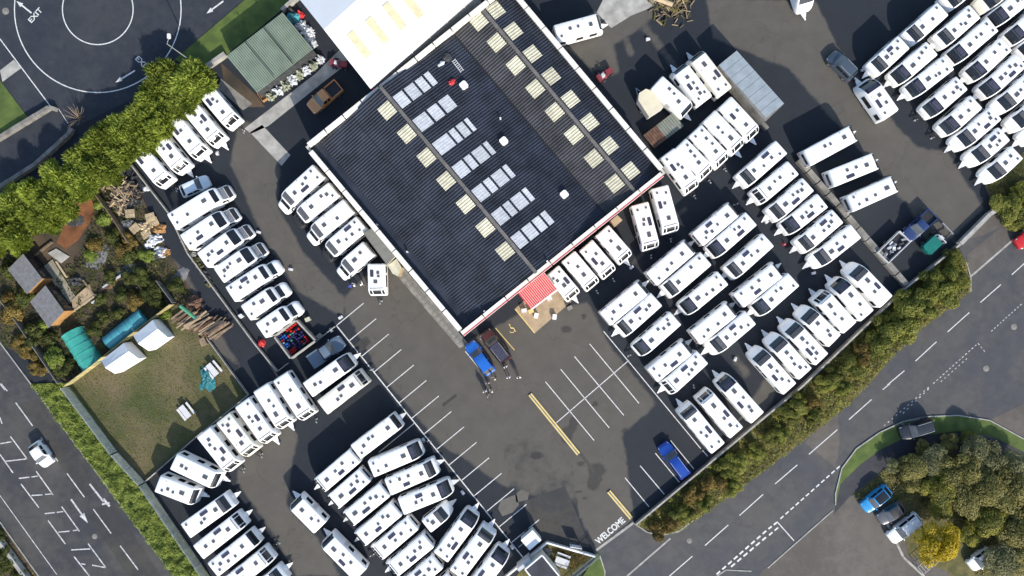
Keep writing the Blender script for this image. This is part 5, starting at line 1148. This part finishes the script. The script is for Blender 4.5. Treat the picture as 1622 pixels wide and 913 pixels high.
# log heap at top edge, cage at lower right, bits round the entrance
bh_ = thing('brushwood_heap', 'heap of bark and brushwood at the yard edge', 'brushwood', P(1062, 6))
for i in range(190):
    u, v = R.gauss(0, .9), R.gauss(0, .8); l_, a = R.uniform(.25, .6), R.uniform(0, 3.14); z_ = .1+R.random()*.8*math.exp(-(u*u+v*v)/1.5)
    MB().bar((u*1.3-l_*math.cos(a), v*1.2-l_*math.sin(a), z_), (u*1.3+l_*math.cos(a), v*1.2+l_*math.sin(a), z_+R.uniform(-.1, .3)), R.uniform(.06, .16)).build('branch', M[R.choice(['wood', 'leafpile', 'tan', 'leafpile', 'bark'])], bh_)
ob = MB().tube((-1.3, .5, .9), (1.3, -.5, .9), .35, .3, 10).tube((1.3, -.5, .9), (1.32, -.51, .9), .2, .2, 8).build('sawn_log', M['pale_wood']); ob.location = P(1047, 6); tag(ob, 'pale sawn log on the brushwood heap', 'log')
ca = thing('wire_cage', 'grey wire cage beside the yellow tree', 'cage', P(*c9(740, 845)), rad(40))
for a in range(7): MB().bar((-1.2+a*.4, -.6, .9), (-1.2+a*.4, .6, .9), .05).build('top_bar', M['steel'], ca)
for x in (-1.2, 1.2):
    for y in (-.6, .6): MB().bar((x, y, 0), (x, y, .9), .05).build('post', M['steel'], ca)
MB().bar((-1.2, -.6, .9), (1.2, -.6, .9), .05).bar((-1.2, .6, .9), (1.2, .6, .9), .05).build('side_bar', M['steel'], ca)
low_wall('car_park_edging', 'broken pale edging along the lower car park', [c9(560, 650), c9(640, 820), c9(740, 913)], .15, .3, 'kerb', 1.6)
def cone(px, lb, cat='cone'):
    t = thing('traffic_cone', lb, cat, P(*px)); MB().box(-.2, .2, -.2, .2, 0, .05, .04).build('base', M['red'], t); MB().tube((0, 0, .05), (0, 0, .28), .15, .10).build('lower_cone', M['red'], t); MB().tube((0, 0, .28), (0, 0, .42), .10, .07).build('white_band', M['white'], t); MB().tube((0, 0, .42), (0, 0, .6), .07, .03).build('tip', M['red'], t)
cone((1242, 387), 'red traffic cone between the caravan rows')
for i, (x, y, m, lb) in enumerate([(841, 493, 'yellow', 'yellow bin by the entrance canopy'), (849, 500, 'white', 'white box on the tan entrance pad'), (878, 502, 'white', 'white notice on the entrance pad edge'), (830, 492, 'whitegrey', 'pale crate under the canopy edge'), (870, 473, 'whitegrey', 'pale table by the canopy front'), (902, 488, 'concd', 'grey stone beside the entrance pad'), (489, 506, 'skycream', 'cream crate near the gas bottle cage'), (507, 532, 'concd', 'grey block at the gas cage wall'), (1010, 375, 'concd', 'grey crate by the building corner caravans')]):
    p = P(x, y); t = thing('small_box', lb, 'box', p, R.uniform(0, 1.5)); MB().box(-.32, .32, -.24, .24, 0, .5, .04).build('body', M[m], t); MB().box(-.34, .34, -.26, .26, .5, .55, .04).build('lid', M[m], t)
q = [P(x, y, 2.6) for x, y in ((967, 350), (978, 341), (985, 347), (973, 358))]
flatbox('meter_cabinet', 'cream cabinet against the showroom wall beyond the caravans', 'cabinet', [(967, 350), (978, 341), (986, 349), (974, 360)], 2.2, 'tan')
# aquarium plugs: stabiliser blocks and step boxes left by the caravans
STEPS = [(c6(0, 0), 0)][:0]
for i, (x, y) in enumerate([(1185, 318), (1214, 352), (1288, 433), (1018, 539), (671, 697), (733, 780), (540, 503), (1164, 569), (461, 427), (410, 368), (345, 243), (1000, 424), (811, 866), (1217, 247), (1026, 63), (1160, 628), (1366, 112), (525, 523)]):
    t = thing('step_block', 'pale step block left on the asphalt between caravans', 'step', P(x, y), R.uniform(0, 3), 'step blocks between the caravans'); MB().box(-.28, .28, -.16, .16, 0, .18, .03).build('lower_step', M['whitegrey'], t); MB().box(-.28, .05, -.16, .16, .18, .34, .03).build('upper_step', M['whitegrey'], t)

# ---------------------------------------------------------------- people
def human(pose):
    V_ = {'pelvis': (0, 0, .95), 'chest': (0, .02, 1.32), 'neck': (0, .02, 1.5), 'head': (0, .05, 1.62), 'top': (0, .04, 1.72)}
    R_ = {'pelvis': .15, 'chest': .165, 'neck': .06, 'head': .095, 'top': .06}
    E = [('pelvis', 'chest'), ('chest', 'neck'), ('neck', 'head'), ('head', 'top')]
    for s, nm in ((-1, 'l'), (1, 'r')):
        st = .12*s*pose
        V_.update({'sh'+nm: (s*.19, .02, 1.42), 'el'+nm: (s*.27, .02+st*.5, 1.13), 'wr'+nm: (s*.26, .14+st, .92), 'ha'+nm: (s*.25, .18+st, .84),
                   'hip'+nm: (s*.1, 0, .9), 'kn'+nm: (s*.11, .03+st*1.2, .5), 'an'+nm: (s*.12, -.02+st*1.6, .08), 'to'+nm: (s*.13, .15+st*1.6, .04)})
        R_.update({'sh'+nm: .075, 'el'+nm: .05, 'wr'+nm: .035, 'ha'+nm: .035, 'hip'+nm: .1, 'kn'+nm: .065, 'an'+nm: .05, 'to'+nm: .045})
        E += [('chest', 'sh'+nm), ('sh'+nm, 'el'+nm), ('el'+nm, 'wr'+nm), ('wr'+nm, 'ha'+nm), ('pelvis', 'hip'+nm), ('hip'+nm, 'kn'+nm), ('kn'+nm, 'an'+nm), ('an'+nm, 'to'+nm)]
        for f in range(4):      # fingers
            k = 'f%d%s' % (f, nm); V_[k] = (s*(.23+.015*f), .19+st+.012*f, .76); R_[k] = .009; E.append(('ha'+nm, k))
        V_['th'+nm] = (s*.21, .22+st, .82); R_['th'+nm] = .011; E.append(('ha'+nm, 'th'+nm))
    ks = list(V_); me = bpy.data.meshes.new('h'); me.from_pydata([V_[k] for k in ks], [(ks.index(a), ks.index(b)) for a, b in E], []); ob = bpy.data.objects.new('h', me); COL.objects.link(ob)
    m = ob.modifiers.new('s', 'SKIN')
    for i, k in enumerate(ks): d = me.skin_vertices[0].data[i]; d.radius = (R_[k]*(1.25 if k in ('pelvis', 'chest') else 1), R_[k]); d.use_root = k == 'pelvis'
    ob.modifiers.new('u', 'SUBSURF').levels = 1
    bpy.context.view_layer.update()
    out = bpy.data.meshes.new_from_object(ob.evaluated_get(bpy.context.evaluated_depsgraph_get())); bpy.data.objects.remove(ob)
    return out
HM = [human(1), human(-.5)]
CLO = {k: mat('cloth_'+k, v, .85, .12, 5) for k, v in {'white': (.75, .74, .72), 'cream': (.62, .56, .45), 'black': (.02, .02, .022), 'navy': (.02, .025, .06), 'blue': (.03, .06, .4), 'grey': (.25, .25, .26), 'denim': (.05, .07, .13)}.items()}
def person(px, rz, top, legs, label, pose=0, group=None):
    me = HM[pose].copy(); me.name = 'person'; me.materials.clear()
    for m in (CLO[top], CLO[legs], M['skin'], M['tyre']): me.materials.append(m)
    for p in me.polygons:
        z = p.center.z; x = abs(p.center.x)
        p.material_index = 2 if z > 1.49 or (x > .2 and z < .93) else 0 if z > .92 or (x > .2 and z > .9) else 1 if z > .1 else 3
        p.use_smooth = True
    me.update(); o = bpy.data.objects.new('person', me); COL.objects.link(o); o.location = P(*px); o.rotation_euler.z = rz; tag(o, label, 'person', group)
    mb = MB(); vs = [(0, 0, .115)]; nu = 10
    for j in range(1, 4):
        for i in range(nu): a = 2*math.pi*i/nu; ph = math.pi*.6*j/3; vs.append((.1*math.sin(ph)*math.cos(a), .115*math.sin(ph)*math.sin(a)-.01*j, .115*math.cos(ph)))
    mb.add(vs, [(0, 1+i, 1+(i+1) % nu) for i in range(nu)]+[(1+(j-1)*nu+i, 1+j*nu+i, 1+j*nu+(i+1) % nu, 1+(j-1)*nu+(i+1) % nu) for j in (1, 2) for i in range(nu)])
    h = mb.build('hair', M['hair'], o, True); h.location = (0, .03, 1.64)
    mb = MB()
    mb.bar((0, .145, 1.63), (0, .165, 1.60), .03).bar((-.03, .14, 1.57), (.03, .14, 1.57), .012, .01)
    mb.build('face_features', M['skin'], o)
for (x, y), rz, tp, lg, lb, ps in [((445, 748), .3, 'white', 'navy', 'person in a white top farthest from the blue hatchback', 0), ((522, 738), 2.5, 'cream', 'black', 'person in a cream top with two others behind the cars', 1), ((485, 797), 1.2, 'grey', 'black', 'person in a grey top with two others behind the cars', 1),
                                   ((480, 640), 3.0, 'grey', 'navy', 'person in grey right behind the blue hatchback', 0), ((557, 590), 2.2, 'cream', 'black', 'person in cream at the blue hatchback\'s rear corner', 0),
                                   ((690, 455), .5, 'white', 'black', 'person in white right behind the maroon car', 1), ((725, 582), .2, 'white', 'navy', 'person in white standing back from the maroon car', 0), ((845, 578), 3.4, 'white', 'denim', 'person in white and denim aside from the maroon car', 1)]:
    person(c6(x, y), rz, tp, lg, lb, ps, 'people behind the parked cars')
for (x, y), rz, tp, lg, lb in [((597, 750), .6, 'blue', 'denim', 'person in a bright blue top beside the motorhome nose'), ((632, 738), 2.0, 'white', 'denim', 'person in white next to the one in blue'), ((705, 728), 1.2, 'white', 'grey', 'person in white nearest the lone caravan')]:
    person(ce(x, y), rz, tp, lg, lb, 0, 'people by the showroom motorhomes')

# ---------------------------------------------------------------- vegetation
def leaf_crown(seed, rx, ry, rz_, n, leaf, lumps, mode='broad', z0=0.0):
    rr = np.random.RandomState(seed)
    c = []
    for i in range(lumps):
        a = rr.uniform(0, 2*math.pi); h = rr.uniform(-.1, 1); k = math.sqrt(max(0, 1-h*h))*rr.uniform(.45, .85)
        c.append((k*math.cos(a)*rx, k*math.sin(a)*ry, h*rz_*.7, rr.uniform(.2, .42)*min(rx, ry)))
    c.append((0, 0, 0, .55*min(rx, ry)))
    c = np.array(c); w = c[:, 3]**2; k = rr.choice(len(c), n, p=w/w.sum())
    d = rr.normal(size=(n, 3)); d[:, 2] = np.abs(d[:, 2])*1.0-.25; d /= np.linalg.norm(d, axis=1)[:, None]
    rad_ = c[k, 3]*rr.uniform(.72, 1.08, n)
    ctr = c[k, :3]+d*rad_[:, None]*np.array([1, 1, max(.7, rz_/max(rx, ry))]); ctr[:, 2] += z0
    if mode == 'conifer':
        ax = d+np.array([0, 0, .5])+rr.normal(size=(n, 3))*.35; la, lb = leaf*1.6, leaf*.36
    else:
        ax = np.cross(d, rr.normal(size=(n, 3)))+d*.25; la, lb = leaf, leaf*.62
    ax /= np.linalg.norm(ax, axis=1)[:, None]
    nr = d+rr.normal(size=(n, 3))*.55+np.array([0, 0, .25]); sd = np.cross(ax, nr); sd /= np.linalg.norm(sd, axis=1)[:, None]+1e-9
    s = rr.uniform(.6, 1.25, n)[:, None]; A = ax*la*s/2; B_ = sd*lb*s/2
    v = np.stack([ctr-A, ctr-A*.1+B_, ctr+A, ctr-A*.1-B_], 1).reshape(-1, 3)
    v[:, 2] = np.maximum(v[:, 2], .03)
    return v, np.arange(4*n).reshape(n, 4)
def np_mesh(name, v, q, m):
    me = bpy.data.meshes.new(name); me.vertices.add(len(v)); me.vertices.foreach_set('co', np.ascontiguousarray(v, dtype=np.float32).ravel()); me.loops.add(q.size); me.loops.foreach_set('vertex_index', q.ravel().astype(np.int32))
    me.polygons.add(len(q)); me.polygons.foreach_set('loop_start', np.arange(0, q.size, q.shape[1], dtype=np.int32)); me.update(calc_edges=True); me.materials.append(m); return me
def trunk_mesh(h, r, seed):
    rr = random.Random(seed); mb = MB(); mb.tube((0, 0, 0), (0, 0, h*.55), r, r*.7, 8).tube((0, 0, h*.55), (.1, .05, h*.85), r*.7, r*.3, 7)
    for i in range(5):
        a = rr.uniform(0, 6.28); z = h*rr.uniform(.35, .6); mb.tube((0, 0, z), (math.cos(a)*h*.25, math.sin(a)*h*.25, z+h*.22), r*.4, r*.15, 6)
    ob = mb.build('trunk', M['bark']); me = ob.data; bpy.data.objects.remove(ob); return me
CR = {}
def plant(name, label, cat, px, kind, size, h, group=None, base_z=.05, seed=None, squash=1.0, zt=None):
    sd = R.randrange(3) if seed is None else seed; key = (kind, sd)
    if key not in CR:
        if kind == 'conifer': v, q = leaf_crown(sd+1, 1, 1, 1.1, 6000, .26, 16, 'conifer', .95)
        elif kind in ('tree', 'tree2', 'tree3', 'yellowtree'): v, q = leaf_crown(sd+11, 1, 1, .9, 7000, .10, 20, 'broad', 1.0)
        elif kind == 'hedge': v, q = leaf_crown(sd+21, 1, 1, .9, 5000, .125, 14, 'broad', .45)
        else: v, q = leaf_crown(sd+31, 1, 1, .8, 2200, .17, 9, 'broad', .4)
        top = v[:, 2].max()
        CR[key] = (np_mesh(kind+'_crown', v, q, M[kind if kind in M else 'shrub']), top, trunk_mesh(1.0, .07, sd))
    me, top, tm = CR[key]
    p = P(*px, zt if zt is not None else h*.6); t = thing(name, label, cat, (p.x, p.y, base_z), R.uniform(0, 6.28), group)
    o = bpy.data.objects.new('crown', me); COL.objects.link(o); o.parent = t; o.scale = (size*R.uniform(.85, 1.15), size*squash*R.uniform(.8, 1.2), h/top)
    k = bpy.data.objects.new('trunk', tm); COL.objects.link(k); k.parent = t; k.scale = (max(.8, size*.8),)*2+(h*.75,)
    return t
con = [(300, 130, 3.4), (265, 125, 3.3), (240, 160, 3.0), (285, 165, 3.0), (250, 195, 3.0), (215, 190, 3.0), (185, 210, 2.8), (225, 225, 2.7), (190, 240, 2.7), (160, 225, 2.6), (160, 265, 2.8), (125, 262, 2.9), (130, 295, 2.7), (95, 285, 2.9), (90, 320, 2.9), (58, 305, 3.0), (50, 340, 3.0), (20, 325, 3.0), (15, 365, 3.0), (-15, 350, 3.0), (75, 345, 2.4), (30, 385, 2.2), (-15, 390, 2.6)]
for i, (x, y, s) in enumerate(con):
    plant('conifer_tree', 'bright green conifer, one of the tall overgrown hedge beside turning circle', 'conifer', (x, y), 'conifer', s*.86, 4.4+R.uniform(-.5, .6), 'conifers in the overgrown hedge', zt=2.8)
# bare twiggy bush at hedge
tw = thing('bare_bush', 'bare brown twiggy bush at the conifer hedge edge', 'bush', P(128, 190)); 
for k in range(26):
    a = R.uniform(0, 6.28); l_ = R.uniform(.8, 1.8); MB().tube((0, 0, .05), (math.cos(a)*l_, math.sin(a)*l_, R.uniform(1.0, 2.8)), .035, .012, 5).build('twig', mat('pale_twig', (.28, .21, .15), .9, .2), tw)
hg = 'shrubs in the roadside hedge'
hl = []
for i in range(26):
    t = i/25; x0, y0 = 1035+t*(1500-1035), 832+t*(425-832); hl.append((x0+12+R.uniform(-7, 7), y0+10+R.uniform(-7, 7), R.uniform(1.15, 1.6)))
hl += [(1115, 800, 1.5), (1165, 772, 1.5), (1155, 745, 1.6), (1290, 660, 1.3), (1335, 615, 1.6), (1395, 545, 2.2), (1430, 520, 2.3), (1465, 490, 2.2), (1500, 462, 2.4), (1480, 450, 2.0), (1445, 485, 2.2), (1515, 440, 1.8), (1405, 520, 1.9), (1510, 410, 1.4), (1240, 690, 1.2), (1090, 815, 1.2)]
for i, (x, y, s) in enumerate(hl):
    brown = i < 26 and (t := i/25) is not None and R.random() < (.35 if i < 18 else .1)
    plant('hedge_shrub', 'brownish autumn shrub in the hedge along estate road' if brown else 'yellow-green shrub in the hedge along estate road', 'shrub', (x, y), 'brownbush' if brown else 'hedge', s, s*.9+.5, hg if not brown else 'autumn shrubs in the roadside hedge')
tl = [(1450, 742, 2.6), (1480, 732, 2.8), (1455, 770, 2.0), (1485, 772, 3.2), (1520, 745, 3.2), (1555, 725, 3.0), (1530, 790, 3.2), (1495, 808, 2.0), (1560, 775, 3.4), (1600, 745, 3.0), (1600, 790, 3.6), (1565, 825, 3.0), (1605, 840, 3.4), (1590, 885, 3.0), (1630, 880, 3.2), (1548, 850, 2.0), (1640, 810, 3.2), (1420, 742, 1.3), (1515, 705, 1.6), (1545, 700, 1.6), (1470, 712, 1.2)]
for i, (x, y, s) in enumerate(tl):
    plant('broadleaf_tree', ('olive', 'grey-green', 'olive', 'yellowish green')[i % 4]+' broadleaf tree in the clump beside the lower car park', 'tree', (x, y), ('tree', 'tree2', 'tree', 'tree3')[i % 4], s*.88, s*1.05+R.uniform(-.3, .5), 'broadleaf trees by the lower car park', zt=2.2)
plant('yellow_tree', 'bright yellow autumn tree beside the white saloon', 'tree', (1487, 857), 'yellowtree', 2.7, 4.6, zt=3)
plant('orange_shrub', 'small orange-red shrub at the foot of the yellow tree', 'shrub', (1493, 878), 'brownbush', .8, .9)
for i, (x, y, s, k) in enumerate([(10, 430, 2.4, 'shrub'), (35, 470, 2.0, 'shrub'), (20, 500, 2.2, 'brownbush'), (50, 530, 2.0, 'shrub'), (80, 570, 2.0, 'ivy'), (95, 590, 1.5, 'shrub'), (45, 560, 1.8, 'brownbush'), (75, 540, 1.6, 'shrub'), (70, 515, 1.3, 'ivy'), (110, 580, 1.4, 'shrub'), (30, 545, 1.4, 'brownbush'), (60, 585, 1.5, 'brownbush'),
                                  (165, 350, 1.4, 'ivy'), (175, 375, 1.6, 'shrub'), (190, 395, 1.7, 'brownbush'), (150, 385, 1.4, 'brownbush'), (200, 410, 1.5, 'shrub'), (225, 440, 1.8, 'shrub'), (240, 460, 1.8, 'shrub'), (215, 475, 1.8, 'brownbush'), (190, 470, 1.7, 'shrub'), (185, 500, 1.4, 'shrub'), (160, 505, 1.5, 'shrub'), (250, 480, 1.5, 'shrub'), (275, 455, 1.5, 'shrub'), (145, 525, 1.4, 'shrub'), (232, 405, 1.4, 'ivy'), (262, 500, 1.0, 'ivy'), (155, 325, 1.2, 'ivy'), (145, 405, 1.2, 'ivy'), (205, 380, 1.3, 'brownbush'), (165, 545, 1.0, 'shrub'), (10, 470, 1.6, 'brownbush'), (205, 440, 1.5, 'shrub'), (175, 440, 1.4, 'shrub'), (160, 475, 1.2, 'shrub')]):
    plant('garden_shrub', {'shrub': 'dark green shrub in the overgrown garden', 'ivy': 'light green bush in the overgrown garden', 'brownbush': 'brownish autumn bush in the overgrown garden'}[k], 'shrub', (x, y), k, s*.8, s*.75, {'shrub': 'dark garden shrubs', 'ivy': 'light green garden bushes', 'brownbush': 'autumn garden bushes'}[k])
for i, (x, y, s, k) in enumerate([(-5, 880, 1.6, 'shrub'), (10, 895, 1.3, 'shrub'), (-10, 850, 1.2, 'shrub'), (30, 912, 1.2, 'shrub')]): plant('verge_shrub', 'dark shrub behind the far road wall', 'shrub', (x, y), k, s, s, 'shrubs behind the far road wall')
for i, (x, y, s, k) in enumerate([(1600, 330, 2.2, 'hedge'), (1622, 315, 2.4, 'hedge'), (1640, 340, 2.6, 'hedge'), (1615, 345, 1.8, 'hedge')]): plant('corner_shrub', 'yellow-green bush behind the broad pale wall', 'shrub', (x, y), k, s, s*.8, 'bushes behind the broad pale wall')
# leafy ground cover: uncountable
def scatter(name, label, poly, n, leaf, m, hz, seed, cat):
    rr = np.random.RandomState(seed); xs = [p[0] for p in poly]; ys = [p[1] for p in poly]; X = rr.uniform(min(xs), max(xs), n*4); Y = rr.uniform(min(ys), max(ys), n*4); k = in_poly(X, Y, poly); X, Y = X[k][:n], Y[k][:n]; n = len(X)
    bump_ = np.array([mnoise.noise((x*.09, y*.09, seed)) for x, y in zip(X, Y)]); z = .1+hz*np.clip(.5+bump_, .05, 1.3)*rr.uniform(.4, 1, n)
    c_ = np.stack([(X-811)*H/F, (456.5-Y)*H/F, z], 1); a = rr.uniform(0, 6.28, n); ax = np.stack([np.cos(a), np.sin(a), rr.uniform(-.5, .7, n)], 1); sd = np.stack([-np.sin(a), np.cos(a), rr.uniform(-.5, .5, n)], 1); s = rr.uniform(.6, 1.3, n)[:, None]*leaf/2
    v = np.stack([c_-ax*s, c_+sd*s*.6, c_+ax*s, c_-sd*s*.6], 1).reshape(-1, 3); v[:, 2] = np.maximum(v[:, 2], .06)
    o = bpy.data.objects.new(name, np_mesh(name, v, np.arange(4*n).reshape(n, 4), M[m])); COL.objects.link(o); o['kind'] = 'stuff'; tag(o, label, cat)
scatter('verge_ground_cover', 'leafy green ground cover filling the road verge', [(50, 609), (106, 607), (185, 716), (229, 764), (330, 912), (278, 916)], 14000, .24, 'ivy', .55, 1, 'ground cover')
scatter('hedge_undergrowth', 'brown and green undergrowth below the roadside hedge', [(1006, 831), (1217, 654), (1266, 614), (1430, 460), (1513, 393), (1528, 415), (1535, 460), (1440, 535), (1346, 638), (1217, 739), (1117, 811), (1075, 840), (1045, 846)], 9000, .22, 'brownbush', .45, 2, 'undergrowth')
scatter('hedge_weeds', 'yellow-green weeds growing through the roadside hedge', [(1006, 831), (1217, 654), (1266, 614), (1430, 460), (1513, 393), (1528, 415), (1535, 460), (1440, 537), (1346, 640), (1217, 741), (1117, 813), (1075, 842), (1045, 848)], 14000, .22, 'hedge', .7, 12, 'weeds')
scatter('garden_weeds', 'mixed weeds covering the garden ground', [(2, 544), (108, 604), (276, 481), (335, 525), (268, 405), (213, 300), (160, 300), (130, 400), (60, 470), (0, 420)], 7000, .26, 'shrub', .35, 3, 'weeds')
scatter('paddock_grass', 'patchy short grass tufts on the paddock', [(114, 613), (276, 485), (328, 538), (390, 622), (309, 690), (231, 758), (189, 714)], 6000, .13, 'hedge', .06, 4, 'grass')
scatter('far_verge_litter', 'brown leaf litter on the far verge', [(-30, 790), (0, 832), (60, 913), (90, 960), (-30, 960)], 1500, .2, 'brownbush', .2, 5, 'leaf litter')
scatter('tree_undergrowth', 'olive undergrowth below the car park trees', [(1352, 786), (1416, 733), (1467, 713), (1622, 742), (1622, 913), (1545, 913), (1520, 830), (1440, 800), (1420, 790), (1390, 770), (1360, 800)], 6000, .24, 'tree', .35, 6, 'undergrowth')
scatter('weed_strip_growth', 'weedy growth along the storage block edge', [(1562, 297), (1622, 245), (1622, 298), (1578, 328)], 1500, .2, 'shrub', .25, 7, 'weeds')
scatter('corner_plot_weeds', 'dry weeds in the corner plot', [(868, 860), (938, 880), (905, 905), (880, 870)], 900, .2, 'brownbush', .3, 8, 'weeds')
